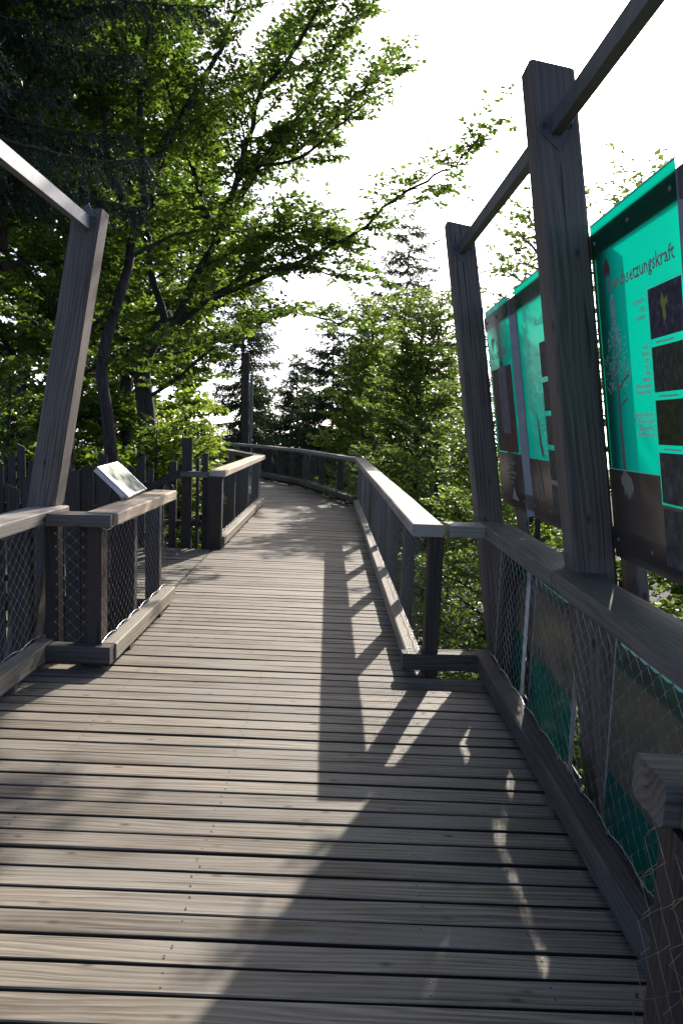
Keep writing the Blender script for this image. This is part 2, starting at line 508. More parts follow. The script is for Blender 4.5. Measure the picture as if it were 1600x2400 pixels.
def build_deck():
    # bearers carry the boards: the deck structure itself
    V, F = [], []

    def bearer(p0, p1, w, h):
        me = timber_mesh('t', (Vector(p1) - Vector(p0)).length, w, h, None, .008, 1, 0)
        mx = frame(p0, p1)
        b = len(V)
        for v in me.vertices: V.append(tuple(mx @ v.co))
        for f in me.polygons: F.append(tuple(b + i for i in f.vertices))
        bpy.data.meshes.remove(me)
    for x in (-1.35, -.5, .33):
        bearer((x, Y_FRONT, -.16), (x - .02 * 17, Y_BEND, -.16), .12, .22)
    bearer((-1.93, 1.3, -.16), (-1.93, 5.0, -.16), .12, .22)
    bearer((1.0, 1.3, -.16), (1.0, 5.0, -.16), .12, .22)
    for y in (1.6, 4.7, 7.1, 10.0, 13.0, 16.0):
        bearer((-1.75 if y > 5 else -2.05, y, -.40), (.5 if y > 5 else 1.12, y, -.40), .16, .24)
    deck = obj('boardwalk_deck', mesh_from('boardwalk_deck', V, F, M['joist']))
    tag(deck, 'weathered grey wooden boardwalk deck running away from the camera', 'boardwalk', kind='structure')
    nb = int((Y_BEND - Y_FRONT) / PITCH)
    lib = {}

    def get(L, k):
        key = (round(L, 2), k)
        if key not in lib:
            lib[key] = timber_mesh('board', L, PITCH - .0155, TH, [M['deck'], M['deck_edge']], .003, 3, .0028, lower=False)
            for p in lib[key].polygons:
                if abs(p.normal.y) > .95: p.material_index = 1  # side faces take the painted gap shade
        return lib[key]
    sV, sF = [], []

    def screw(x, y):
        b = len(sV)
        z = .0012
        for k in range(6):
            a = k * math.pi / 3
            sV.append((x + .0048 * math.cos(a), y + .0048 * math.sin(a), z))
        sV.append((x, y, z + .0006))
        for k in range(6): sF.append((b + k, b + (k + 1) % 6, b + 6))
    for i in range(nb):
        y = Y_FRONT + (i + .5) * PITCH + .014
        if Y_NEARJOG < y < Y_JOG - .02:
            x0, x1 = -2.08, 1.14
            if y > Y_JOG - .15: x0 = -2.02
        else:
            x0, x1 = main_left(y) - .14, main_right(y) + .14
        L = round((x1 - x0) / .04) * .04
        cx = (x0 + x1) / 2
        o = obj('board', get(L, i % 7), deck)
        o.location = (cx + random.uniform(-.008, .008), y + random.uniform(-.0015, .0015), -TH / 2 + random.uniform(-.0035, .0025))
        o.rotation_euler = (random.uniform(-.012, .012), random.uniform(-.0008, .0008), random.uniform(-.0012, .0012) + (math.pi if i % 2 else 0))
        if y < 9:
            for sx in (-1.93, -1.35, -.5, .335, .70 if Y_NEARJOG < y < Y_JOG else .335):
                if sx < x0: continue
                for dy in (-.028, .028):
                    screw(sx + random.uniform(-.012, .012), y + dy + random.uniform(-.006, .006))
    s = obj('deck_screws', mesh_from('deck_screws', sV, sF, M['screw']), deck)
    s['kind'] = 'stuff'

    # side landing to the left, reached through the opening
    V.clear(); F.clear()
    for x in (-4.6, -3.4, -2.3):
        bearer((x, 7.0, -.16), (x, 10.15, -.16), .12, .22)
    side = obj('side_landing_deck', mesh_from('side_landing_deck', V, F, M['joist']))
    tag(side, 'wooden landing branching left from the boardwalk by the picket gate', 'boardwalk', kind='structure')
    ys = [Y_FRONT + (i + .5) * PITCH + .014 for i in range(nb)]
    ys = [y for y in ys if 6.98 < y < 10.05]
    for k, y in enumerate(ys):
        x1 = main_left(y) - .155
        x0 = -4.75
        o = obj('board', get(round((x1 - x0) / .04) * .04, 10 + k % 5), side)
        o.location = ((x0 + x1) / 2 - .01, y, -TH / 2 + random.uniform(-.004, .0))
        o.rotation_euler = (random.uniform(-.01, .01), 0, random.uniform(-.001, .001))

    # the bend
    V.clear(); F.clear()
    LP = [(-1.80, 16.25), (-2.95, 18.8), (-4.5, 21.8), (-6.4, 24.0)]
    RP = [(.36, 16.25), (-1.08, 21.0), (-2.4, 23.6), (-4.6, 26.4)]

    def lerp_path(P, t):
        t *= len(P) - 1
        i = min(int(t), len(P) - 2); f = t - i
        return Vector((P[i][0] * (1 - f) + P[i + 1][0] * f, P[i][1] * (1 - f) + P[i + 1][1] * f, 0))
    for f in (.2, .8):
        for k in range(3):
            a = lerp_path(LP, k / 3).lerp(lerp_path(RP, k / 3), f); b = lerp_path(LP, (k + 1) / 3).lerp(lerp_path(RP, (k + 1) / 3), f)
            bearer((a.x, a.y, -.17), (b.x, b.y, -.17), .12, .22)
    bend = obj('bend_deck', mesh_from('bend_deck', V, F, M['joist']))
    tag(bend, 'far stretch of plank deck where the boardwalk bends left', 'boardwalk', kind='structure')
    nseg = 82
    for k in range(nseg):
        t = (k + .5) / nseg
        a, b = lerp_path(LP, t), lerp_path(RP, t)
        L = (b - a).length
        me = get(round(L / .1) * .1, 20 + k % 3)
        o = obj('board', me, bend)
        o.matrix_basis = frame((a.x, a.y, -TH / 2 - .004 * (k % 2) - .002), (b.x, b.y, -TH / 2 - .004 * (k % 2) - .002))


build_deck()


# ------------------------------------------------------------------ railings
RAIL_T, RAIL_H, RAIL_W = 1.07, .085, .22
ring_me = None


def eye_ring():
    global ring_me
    if ring_me is None:
        a = np.linspace(0, 2 * math.pi, 11)
        pts = np.stack([np.cos(a) * .013, np.zeros_like(a), np.sin(a) * .013 + .013], -1)
        V, F = tube_vf(pts, .0028, 4)
        V2, F2 = tube_vf([(0, 0, -.03), (0, 0, .003)], .003, 4, len(V))
        ring_me = np_mesh('eye_bolt', np.vstack([V, V2]), np.vstack([F, F2]), M['wire'], smooth=True)
    return ring_me


def netting(p0, p1, z0, z1, parent, c=.05, dz=.042, r=.0013, sag=.004, knots=True):
    p0, p1 = np.array(p0, float), np.array(p1, float)
    L = np.linalg.norm(p1 - p0)
    d = np.append((p1 - p0) / L, 0)
    nrm = np.array([-d[1], d[0], 0])
    W = max(2, int(L / c)); J = max(3, int((z1 - z0) / dz))
    i = np.arange(W + 1)[:, None]; j = np.arange(J + 1)[None, :]
    s = (i + .5) * (L / (W + 1)) + (c * .46) * np.where((i + j) % 2 == 0, 1, -1) + rng.normal(0, .002, (W + 1, J + 1))
    # the net hangs a little uneven: slow drift
    s = s + .012 * np.sin(i * .31 + 1.3) * np.sin(j / J * math.pi)
    s = np.clip(s, 0.003, L - .003)
    z = z0 + (z1 - z0) * j / J + rng.normal(0, .002, (W + 1, J + 1)) + 0 * s
    off = sag * np.sin(s * 3.1) * np.sin(j / J * math.pi) + .0012 * np.where((i + j) % 2 == 0, 1, -1)
    P = np.append(p0, 0)[None, None, :] + s[..., None] * d + off[..., None] * nrm + z[..., None] * np.array([0, 0, 1.0])
    K = J + 1
    ring = [d * r, -.5 * d * r + .87 * nrm * r, -.5 * d * r - .87 * nrm * r]
    V = np.stack([P + q for q in ring], 2).reshape(-1, 3)          # (W+1, K, 3)
    base = (np.arange(W + 1)[:, None] * K + np.arange(K - 1)[None, :]).ravel() * 3
    F = []
    for q in range(3):
        q2 = (q + 1) % 3
        F.append(np.stack([base + q, base + q2, base + q2 + 3, base + q + 3], -1))
    F = np.vstack(F)
    if knots:   # pressed sleeves at the crossings
        e = .0032
        kp = P[:, 1:-1].reshape(-1, 3)[::2]
        o6 = np.array([d * e, -d * e, nrm * e, -nrm * e])
        KV = (kp[:, None, :] + o6[None]).reshape(-1, 3)
        h = np.array([0, 0, .006])
        KV = np.stack([KV + h, KV - h], 1).reshape(-1, 3) if False else KV
        b = np.arange(len(kp)) * 4 + len(V)
        KV4 = (kp[:, None, :] + np.array([d * e + h, -d * e + h, -d * e - h, d * e - h])[None]).reshape(-1, 3)
        F = np.vstack([F, np.stack([b, b + 1, b + 2, b + 3], -1)])
        V = np.vstack([V, KV4])
    me = np_mesh('wire_netting', V, F, M['wire'])
    o = obj('wire_netting', me, parent, Matrix.Identity(4))
    return o


def scallop(p0, p1, z, parent, step=.33, dip=-.03, r=.0032, mat='wire', rings=True):
    """edge cable laced through eye bolts"""
    p0, p1 = Vector((*p0, 0)), Vector((*p1, 0))
    L = (p1 - p0).length
    n = max(1, round(L / step))
    pts = []
    for k in range(n):
        for t in (0, .25, .5, .75):
            q = p0.lerp(p1, (k + t) / n)
            pts.append((q.x, q.y, z - dip * 4 * t * (1 - t)))
    pts.append((p1.x, p1.y, z))
    cab = tube('edge_cable', pts, r, M[mat], parent, 4)
    if rings:
        ang = math.atan2((p1 - p0).y, (p1 - p0).x)
        for k in range(n + 1):
            q = p0.lerp(p1, k / n)
            o = obj('eye_bolt', eye_ring(), cab, Matrix.Translation((q.x, q.y, z - .012)) @ Matrix.Rotation(ang + random.uniform(-.5, .5), 4, 'Z'))


def side_normal(p0, p1):
    d = (Vector(p1) - Vector(p0)).normalized()
    return Vector((d.y, -d.x))        # to the right of travel


def rail_run(parent, p0, p1, out, kerb=True, rail_mat='rail_grey', kerb_mat='kerb', post_mat='post', posts=(), net=True,
             netc=.05, rail_over=(0, 0), kerb_over=(0, 0), pw=.09, pd=.13, rings=False, lengths=None, netr=.0013, knots=True, kerb_z=.105):
    """p0->p1 is the inner kerb line (2D); out = +1 if the outside lies to the right of travel"""
    p0, p1 = Vector(p0), Vector(p1)
    L = (p1 - p0).length
    d = (p1 - p0) / L
    n = side_normal(p0, p1) * out
    # hand rail boards
    a = p0 - d * rail_over[0] + n * (RAIL_W / 2 + .0)
    b = p1 + d * rail_over[1] + n * (RAIL_W / 2 + .0)
    cuts = [0, 1] if not lengths else [0] + list(lengths) + [1]
    for k in range(len(cuts) - 1):
        qa, qb = a.lerp(b, cuts[k]), a.lerp(b, cuts[k + 1])
        if k > 0: qa = qa + d * .002
        timber('top_rail', (qa.x, qa.y, RAIL_T - RAIL_H / 2), (qb.x, qb.y, RAIL_T - RAIL_H / 2 + random.uniform(-.002, .002)), RAIL_W, RAIL_H,
               M[rail_mat] if isinstance(rail_mat, str) else M[rail_mat[k]], parent, ch=.008, segs=5, jit=.002)
    if kerb:
        a = p0 - d * kerb_over[0] + n * .055
        b = p1 + d * kerb_over[1] + n * .055
        timber('kerb_beam', (a.x, a.y, kerb_z), (b.x, b.y, kerb_z), .11, .12, M[kerb_mat], parent, ch=.009, segs=5, jit=.002)
        m = max(2, int(L / 1.1))
        for k in range(m):
            q = p0 + d * (L * (k + .5) / m) + n * .055
            timber('kerb_block', (q.x - d.x * .05, q.y - d.y * .05, .0215), (q.x + d.x * .05, q.y + d.y * .05, .0215), .09, .043, M['kerb_dark'], parent, ch=.003, segs=1, jit=0)
    for t in posts:
        q = p0 + d * (t * L) + n * (.125 + pd / 2)
        timber('post', (q.x, q.y, -.35), (q.x, q.y, RAIL_T - RAIL_H - .001), pd, pw, M[post_mat], parent, up=(d.x, d.y, 0), segs=3)
    if net:
        q0, q1 = p0 + n * .085, p1 + n * .085
        netting((q0.x, q0.y), (q1.x, q1.y), kerb_z + .075, RAIL_T - RAIL_H - .02, parent, netc, .042 * netc / .05, netr, knots=knots)
        scallop((q0.x, q0.y), (q1.x, q1.y), kerb_z + .075, parent, .33, -.022, rings=rings)
        scallop((q0.x, q0.y), (q1.x, q1.y), RAIL_T - RAIL_H - .012, parent, .33, .03, rings=False)


# right side of the viewing bay, below the green panels
rb = empty('bay_railing', (1.1, 3.2, 0))
tag(rb, 'dark grey timber railing with wire netting under the green upright panels', 'railing')
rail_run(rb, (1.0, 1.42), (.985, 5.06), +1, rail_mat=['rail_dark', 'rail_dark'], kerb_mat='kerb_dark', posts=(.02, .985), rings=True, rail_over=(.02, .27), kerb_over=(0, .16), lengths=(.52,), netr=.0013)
# jog to the main walk
timber('top_rail', (.74, 5.17, RAIL_T - RAIL_H / 2 - .001), (.993, 5.20, RAIL_T - RAIL_H / 2 - .001), .25, RAIL_H - .004, M['rail_grey'], rb, ch=.008)
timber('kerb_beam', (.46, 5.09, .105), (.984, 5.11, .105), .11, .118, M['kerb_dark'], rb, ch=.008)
netting((.56, 5.12), (.97, 5.14), .18, .965, rb, .055, .05, .0013)
scallop((.50, 5.12), (.97, 5.14), .18, rb, .45, .01, rings=False)

# right side of the long straight walk
rm = empty('straight_railing', (.5, 10, 0))
tag(rm, 'long grey railing with netting along the right of the straight boardwalk', 'railing')
rail_run(rm, (.487, 5.06), (main_right(16.2), 16.2), +1, rail_mat=['rail_grey'] * 4, kerb_mat='kerb', posts=[(5.14 - 5.06) / 11.1 + k * .1435 for k in range(7)] + [.99],
         netc=.055, rail_over=(.0, .05), kerb_over=(.02, .02), lengths=(.27, .5, .76), pw=.13, pd=.10, knots=False)

# right side round the bend
rc = empty('bend_railing', (-1, 20, 0))
tag(rc, 'far railing curving left at the end of the boardwalk, in front of spruces', 'railing')
CP = [(.246, 16.26), (-1.23, 20.95), (-2.52, 23.35), (-4.7, 26.2)]
for k in range(3):
    rail_run(rc, CP[k], CP[k + 1], +1, posts=(.02, .34, .67, .98), netc=.075, kerb_mat='kerb_dark', rail_over=(.03, .04), knots=False, netr=.0013, kerb_z=.15)

# left side, nearest section
l1 = empty('left_bay_railing', (-2.0, 3.3, 0))
tag(l1, 'sunlit grey railing with netting at the left edge, nearest the camera', 'railing')
rail_run(l1, (-1.955, 1.42), (-1.965, 5.06), -1, rail_mat=['rail_grey', 'rail_grey'], kerb_mat='kerb', posts=(.02, .5, .985), rings=True, rail_over=(0, .30), kerb_over=(0, .16), lengths=(.6,), netr=.0013)
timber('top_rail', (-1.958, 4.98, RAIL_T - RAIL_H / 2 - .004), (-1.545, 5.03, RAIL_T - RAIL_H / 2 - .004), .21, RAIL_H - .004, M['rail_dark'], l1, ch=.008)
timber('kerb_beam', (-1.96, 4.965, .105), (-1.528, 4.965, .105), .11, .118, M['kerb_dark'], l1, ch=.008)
netting((-1.93, 4.99), (-1.55, 5.0), .18, .965, l1, .05, .042, .0014)
timber('post', (-1.66, 5.05, -.35), (-1.66, 5.05, .98), .14, .10, M['post'], l1, up=(1, 0, 0))
timber('post', (-1.985, 5.12, -.35), (-1.985, 5.12, .98), .10, .09, M['post'], l1, up=(1, 0, 0))

# left section with the reading board
l2 = empty('reading_board_railing', (-1.6, 6, 0))
tag(l2, 'short railing with fresh pale top board carrying the tilted reading board', 'railing')
rail_run(l2, (-1.515, 4.97), (-1.535, 6.90), -1, rail_mat=['rail_new'], kerb_mat='kerb', posts=(.06, .52, .965), rings=True, rail_over=(-.07, .0), kerb_over=(-.05, .0), netr=.0013)

# left section beyond the opening
l3 = empty('left_far_railing', (-1.6, 13, 0))
tag(l3, 'railing with pale top board on the left beyond the picket gate', 'railing')
rail_run(l3, (-1.585, 10.12), (-1.655, 15.85), -1, rail_mat=['rail_new'] * 2, kerb_mat='kerb', posts=(.012, .34, .67, .985), netc=.055, rail_over=(.03, .02), lengths=(.5,), pw=.10, pd=.13, knots=False)
timber('post', (-1.72, 10.09, -.3), (-1.72, 10.09, .98), .20, .12, M['post'], l3, up=(0, 1, 0))
timber('top_rail', (-2.18, 10.09, 1.005), (-1.822, 10.10, 1.005), .14, .075, M['rail_dark'], l3, ch=.006)

l4 = empty('inner_bend_railing', (-2.5, 18, 0))
tag(l4, 'far inner railing of the bend, mostly hidden by foliage on the left', 'railing')
LPs = [(-1.66, 15.93), (-2.80, 18.7), (-4.35, 21.7)]
for k in range(2):
    rail_run(l4, LPs[k], LPs[k + 1], -1, posts=(.03, .5, .97), netc=.075, kerb_mat='kerb_dark', rail_over=(.0, .04), knots=False)

# nearest right corner, beside the camera
nr = empty('corner_railing', (.8, .6, 0))
tag(nr, 'railing corner with netting at the bottom right, closest to the camera', 'railing')
timber('top_rail', (.615, 1.385, 1.025), (.985, 1.385, 1.025), .15, .09, M['tall'], nr, ch=.012, segs=6, jit=.003)
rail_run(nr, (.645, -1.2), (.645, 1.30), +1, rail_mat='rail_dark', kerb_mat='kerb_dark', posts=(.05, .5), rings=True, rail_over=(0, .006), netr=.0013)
timber('post', (.705, 1.325, -.35), (.705, 1.325, .979), .13, .11, M['post'], nr, up=(0, 1, 0))
netting((.625, 1.405), (.98, 1.405), .18, .965, nr, .05, .042, .0010)
netting((.618, 1.262), (.80, 1.262), .18, .965, nr, .055, .05, .0010, knots=False)
netting((.622, 1.40), (.618, .7), .18, .965, nr, .05, .042, .0010, knots=False)


# ------------------------------------------------------------------ leaning posts and steel bars
LEAN = .16


def leaning_post(label, side, y, x_inner, top=3.2):
    """side=+1 right, -1 left. x_inner = inner face x at rail height"""
    def X(z): return x_inner - side * LEAN * (z - 1.07)
    w, dpt = .20, .18
    z0, z1 = -1.2, top
    e = empty('leaning_post', (X(0) + side * w / 2, y, 0))
    tag(e, label, 'post', 'leaning timber posts of the viewing bay')
    zs = [z0, -.2, .6, 1.3, 2.0, 2.7, z1]
    V, F = [], []
    ch = .014
    sec = [(ch, 0), (w - ch, 0), (w, ch), (w, dpt - ch), (w - ch, dpt), (ch, dpt), (0, dpt - ch), (0, ch)]
    for z in zs:
        for (a, b) in sec:
            zz = z
            V.append((X(zz) + side * a - e.location.x + random.uniform(-.0015, .0015), b - dpt / 2 + random.uniform(-.0015, .0015), zz))
    # sloping end cut
    n = 8
    for k in range(n):
        v = V[-n + k]
        V[-n + k] = (v[0], v[1], v[2] + (.05 if sec[k][1] < dpt / 2 else .0) * 0 + (-.035 * (sec[k][0] / w)))
    for i in range(len(zs) - 1):
        for j in range(n):
            a, b = i * n + j, i * n + (j + 1) % n
            F.append((a, b, b + n, a + n) if side > 0 else (a, a + n, b + n, b))
    top_f = tuple(range((len(zs) - 1) * n, len(zs) * n))
    F.append(top_f if side > 0 else top_f[::-1])
    # local X must follow the grain, which follows the lean
    fr = frame((0, 0, 0), (-side * LEAN * 2, 0, 2), (0, 1, 0))
    inv = fr.inverted()
    me = mesh_from('timber', [inv @ Vector(v) for v in V], F, M['tall'])
    o = obj('timber', me, e)
    o.matrix_basis = fr
    # angle bracket on the camera-facing face and bolts
    zb = 3.05
    xc = X(zb) + side * (w / 2 - .01)
    yb = y - dpt / 2
    br = mesh_from('bracket', [(-.085, -.003, 0), (0, -.003, -.10), (.085, -.003, 0), (0, -.003, .10),
                               (-.085, .003, 0), (0, .003, -.10), (.085, .003, 0), (0, .003, .10)],
                   [(0, 1, 2, 3), (7, 6, 5, 4), (0, 4, 5, 1), (1, 5, 6, 2), (2, 6, 7, 3), (3, 7, 4, 0)], M['steel_dull'])
    bro = obj('bracket', br, e, Matrix.Translation((xc, yb - .004, zb)) @ Matrix.Rotation(-side * .16, 4, 'Y'))
    for sx in (-1, 1):
        V2, F2 = tube_vf([(0, -.012, 0), (0, .004, 0)], .010, 6)
        me = np_mesh('bolt', V2, F2, M['steel_dull'])
        obj('bolt', me, bro, Matrix.Translation((xc + sx * .055, yb - .004, zb)))
    return xc, yb, zb, dpt


A = leaning_post('tall timber post leaning inward between the second and third green panels', +1, 3.545, 1.105, 3.33)
B = leaning_post('farther leaning timber post on the right, beside the smallest green panel', +1, 5.81, 1.045, 3.25)
C_ = leaning_post('leaning timber post at the right platform corner outside the frame edge', +1, 1.56, 1.13, 3.24)
D = leaning_post('lone leaning timber post on the left with one sunlit edge', -1, 5.34, -2.03, 3.12)
E_ = leaning_post('leaning timber post just outside the left edge of the picture', -1, 2.3, -2.04, 3.12)


def bar(label, p, q, mat):
    o = timber('steel_bar', p, q, .05, .09, M[mat], None, up=(-.0, 0, 1), ch=.002, segs=1, jit=0)
    tag(o, label, 'steel bar', 'steel bars linking the leaning posts')
    return o


bar('flat steel bar running between the two leaning posts on the right', (B[0], B[1] - .004, 3.06), (A[0] - .005, A[1] + A[3] + .002, 3.07), 'steel_dull')
bar('flat steel bar leaving the picture at the top right from the nearer post', (A[0], A[1] - .004, 3.06), (C_[0], C_[1] + C_[3] + .002, 3.07), 'steel_dull')
bar('pale steel bar crossing the left picture edge to the lone left post', (D[0], D[1] - .004, 3.02), (E_[0] + .01, E_[1] + E_[3] + .002, 3.04), 'steel')

# upright outer timbers behind the panels
for (y, lab) in ((5.62, 'thick leaning timber behind the smallest green panel on the outer side of the railing'),
                 (3.42, 'thick leaning timber behind the third green panel on the outer side of the railing'),
                 (1.7, 'thick leaning timber outside the railing near the right picture edge')):
    o = timber('outer_post', (1.35 + LEAN * 2.6, y, -1.4), (1.35 - LEAN * 1.35, y, 2.55), .05, .20, M['tall'], None, up=(0, 1, 0), segs=4)
    tag(o, lab, 'post', 'outer timbers of the panel wall')


# ------------------------------------------------------------------ sign panels
def text_mesh(s, size, align='LEFT', sx=.8, bold=0.0, shear=0):
    cu = bpy.data.curves.new('lettering', 'FONT')
    cu.body = s
    cu.size = size
    cu.align_x = align
    cu.resolution_u = 1
    cu.offset = bold
    ob = bpy.data.objects.new('lettering', cu)
    COL.objects.link(ob)
    dg = bpy.context.evaluated_depsgraph_get()
    me = bpy.data.meshes.new_from_object(ob.evaluated_get(dg))
    bpy.data.objects.remove(ob)
    bpy.data.curves.remove(cu)
    for v in me.vertices: v.co.x *= sx
    me.name = 'lettering'
    return me


def lettering(parent, MW, s, u, v, size, mat, align='LEFT', sx=.7, bold=0.0, z=.003, fit=None):
    if not fit: size, sx, bold = size * 1.12, sx * .95, max(bold, .0011)      # sturdy body type
    me = text_mesh(s, size, align, sx, bold)
    if fit:
        xs = [q.co.x for q in me.vertices]
        k = fit / (max(xs) - min(xs))
        for q in me.vertices: q.co.x *= k
    me.materials.clear()
    me.materials.append(M[mat])
    return obj('lettering', me, parent, MW @ Matrix.Translation((u, v, z)))


def quad(name, parent, MW, u0, v0, u1, v1, mat, z=.0025):
    me = mesh_from(name, [(u0, v0, 0), (u1, v0, 0), (u1, v1, 0), (u0, v1, 0)], [(0, 1, 2, 3)], mat)
    return obj(name, me, parent, MW @ Matrix.Translation((0, 0, z)))


def poly(name, parent, MW, pts, mat, z=.003):
    me = mesh_from(name, [(a, b, 0) for a, b in pts], [tuple(range(len(pts)))], mat)
    return obj(name, me, parent, MW @ Matrix.Translation((0, 0, z)))


def strokes(name, parent, MW, lines, mat, w=.002, z=.0035):
    """flat ink strokes"""
    V, F = [], []
    for L in lines:
        L = [np.array(p[:2], float) for p in L]
        ws = [p[2] if len(p) > 2 else w for p in L] if False else None
        b = len(V)
        for k, p in enumerate(L):
            t = L[min(k + 1, len(L) - 1)] - L[max(k - 1, 0)]
            t = t / (np.linalg.norm(t) + 1e-9)
            nn = np.array([-t[1], t[0]]) * w / 2
            V.append((*(p + nn), 0)); V.append((*(p - nn), 0))
        for k in range(len(L) - 1):
            a = b + 2 * k
            F.append((a, a + 1, a + 3, a + 2))
    return obj(name, mesh_from(name, V, F, mat), parent, MW @ Matrix.Translation((0, 0, z)))


SY = Vector((-LEAN, 0, 1)).normalized()
SX = Vector((0, -1, 0))
SZ = SX.cross(SY)


def upper_panel(label, yl, w, fields, h=1.50, zb=1.155, x_at=1.305):
    """leaning sign sheet; local X reads towards the camera, local Y climbs the lean. fields: (u0,v0,u1,v1,mat)"""
    o0 = Vector((x_at - LEAN * (zb - 1.1), yl, zb))
    MW = Matrix((SX, SY, SZ)).transposed().to_4x4()
    MW.translation = o0
    e = empty('sign_panel', o0)
    tag(e, label, 'sign panel', 'upright green information panels')
    V, F, mats, idx = [], [], [], []
    for (u0, v0, u1, v1, mk) in fields:
        b = len(V)
        V += [(u0, v0, 0), (u1, v0, 0), (u1, v1, 0), (u0, v1, 0)]
        F.append((b, b + 1, b + 2, b + 3))
        if mk not in mats: mats.append(mk)
        idx.append(mats.index(mk))
    me = mesh_from('sheet', V, F, [M[k] for k in mats])
    me.polygons.foreach_set("material_index", idx)
    sh = obj('sheet', me, e, MW)
    # edge flats and cross bars behind
    def loc_box(name, c, s, mat):
        ob = obj(name, box_mesh(name, s[0], s[1], s[2], M[mat], .0015), e, MW @ Matrix.Translation(c))
        return ob
    loc_box('edge_flat', (.003, h / 2 - .02, -.005), (.006, h * .98, .012), 'steel_dull')
    loc_box('edge_flat', (w + .004, h / 2 - .03, -.030), (.007, h * .99, .064), 'steel_mid')
    loc_box('cross_bar', (w / 2 + .05, h - .085, -.009), (w + .26, .105, .008), 'steel_dull')
    loc_box('cross_bar', (w / 2 + .05, .085, -.009), (w + .26, .105, .008), 'steel_dull')
    loc_box('top_edge', (w / 2, h + .002, -.002), (w, .004, .007), 'steel_pale')
    for u in (.05, w / 2, w - .05):
        for v in (h - .085, .085):
            V2, F2 = tube_vf([(0, 0, -.004), (0, 0, .004), (0, 0, .006)], [.009, .009, .001], 8)
            obj('bolt', np_mesh('bolt', V2, F2, M['steel']), sh, MW @ Matrix.Translation((u, v, 0)))
    return sh, MW


# --- third panel (nearest readable)
H3 = 1.50
P3, W3 = upper_panel('largest green panel titled Durchsetzungskraft with a leafy tree and stacked photos', 3.47, .87,
                     [(0, .415, .565, H3, 'green'), (.565, 1.125, .87, H3, 'green'), (0, 0, .565, .415, 'brown'), (.565, 0, .87, .30, 'brown'),
                      (.565, .925, .575, 1.125, 'green'), (.575, .30, .87, 1.125, 'green'), (.565, .30, .575, .925, 'green')])
M['ph_a'] = photo_mat('photo_flower', [(.3, (.02, .018, .022)), (.55, (.07, .06, .085)), (.7, (.16, .15, .19))], 30)
M['ph_b'] = photo_mat('photo_trunks', [(.3, (.018, .018, .015)), (.5, (.05, .055, .035)), (.72, (.14, .14, .13))], 22, (3, 1, 1))
M['ph_c'] = photo_mat('photo_moss', [(.3, (.02, .028, .010)), (.6, (.055, .07, .022)), (.75, (.08, .09, .04))], 26)
M['ph_d'] = photo_mat('photo_stone', [(.3, (.03, .032, .028)), (.55, (.085, .085, .075)), (.72, (.17, .165, .15))], 18)
M['ph_e'] = photo_mat('photo_bark', [(.3, (.03, .018, .015)), (.5, (.085, .055, .045)), (.7, (.19, .15, .17))], 16, (4, .6, 1))
M['ph_red'] = photo_mat('photo_needles', [(.3, (.07, .03, .022)), (.7, (.17, .09, .07))], 50)
for (v0, v1, mk) in ((.935, 1.12, 'ph_a'), (.735, .905, 'ph_b'), (.535, .705, 'ph_c'), (.31, .505, 'ph_d'), (.06, .285, 'ph_d')):
    quad('printed_photo', P3, W3, .578, v0, .862, v1, M[mk])
poly('printed_flower', P3, W3, [(.70, 1.03), (.685, 1.06), (.705, 1.09), (.72, 1.065), (.745, 1.075), (.75, 1.05), (.725, 1.04), (.73, 1.0), (.71, .985), (.70, 1.01)], plain('flower_ink', (.26, .30, .05), .5), .0040)
lettering(P3, W3, 'Durchsetzungskraft', .165, 1.185, .082, 'ink_dark', bold=.0012, fit=.655)


def leaf_emblem(parent, MW, u, v, s, flip=False):
    pts = []
    for k in range(28):
        t = k / 28 * 2 * math.pi
        x = 16 * math.sin(t) ** 3; y = 13 * math.cos(t) - 5 * math.cos(2 * t) - 2 * math.cos(3 * t) - math.cos(4 * t)
        pts.append((u + x / 32 * s, v + (y if flip else -y) / 32 * s * 1.15))
    poly('leaf_emblem', parent, MW, pts, M['ink_brown'], .0032)


leaf_emblem(P3, W3, .172, 1.285, .085)
for k, s in enumerate(['Die junge Buche', 'verträgt', 'viel Schatten.']):
    lettering(P3, W3, s, .545, 1.085 - k * .032, .026, 'ink_pale_green', 'RIGHT', .62)
for k, s in enumerate(['Später', 'verdunkelt', 'sie mit', 'ihrem', 'dichten', 'Blätterdach', 'die Kronräume anderer', 'Baumarten von unten.']):
    lettering(P3, W3, s, .548, .905 - k * .0245, .024, 'ink_light', 'RIGHT', .62)
for k, s in enumerate(['Sie wird aber in der Regel nicht', 'älter als 300 Jahre. Das gibt', 'langlebigeren Baumarten', 'wie der Tanne eine Chance.']):
    lettering(P3, W3, s, .552, .645 - k * .0265, .025, 'ink_light', 'RIGHT', .58)
for v in (.918, .718, .518):
    strokes('caption_line', P3, W3, [[(.62, v), (.66, v + .002), (.70, v), (.78, v + .001)]], M['ink_pale_green'], .007)
strokes('ground_line', P3, W3, [[(.0, .415), (.565, .415)], [(.572, .415), (.572, 1.125), (.87, 1.128)]], M['ink_pale_green'], .003, .004)


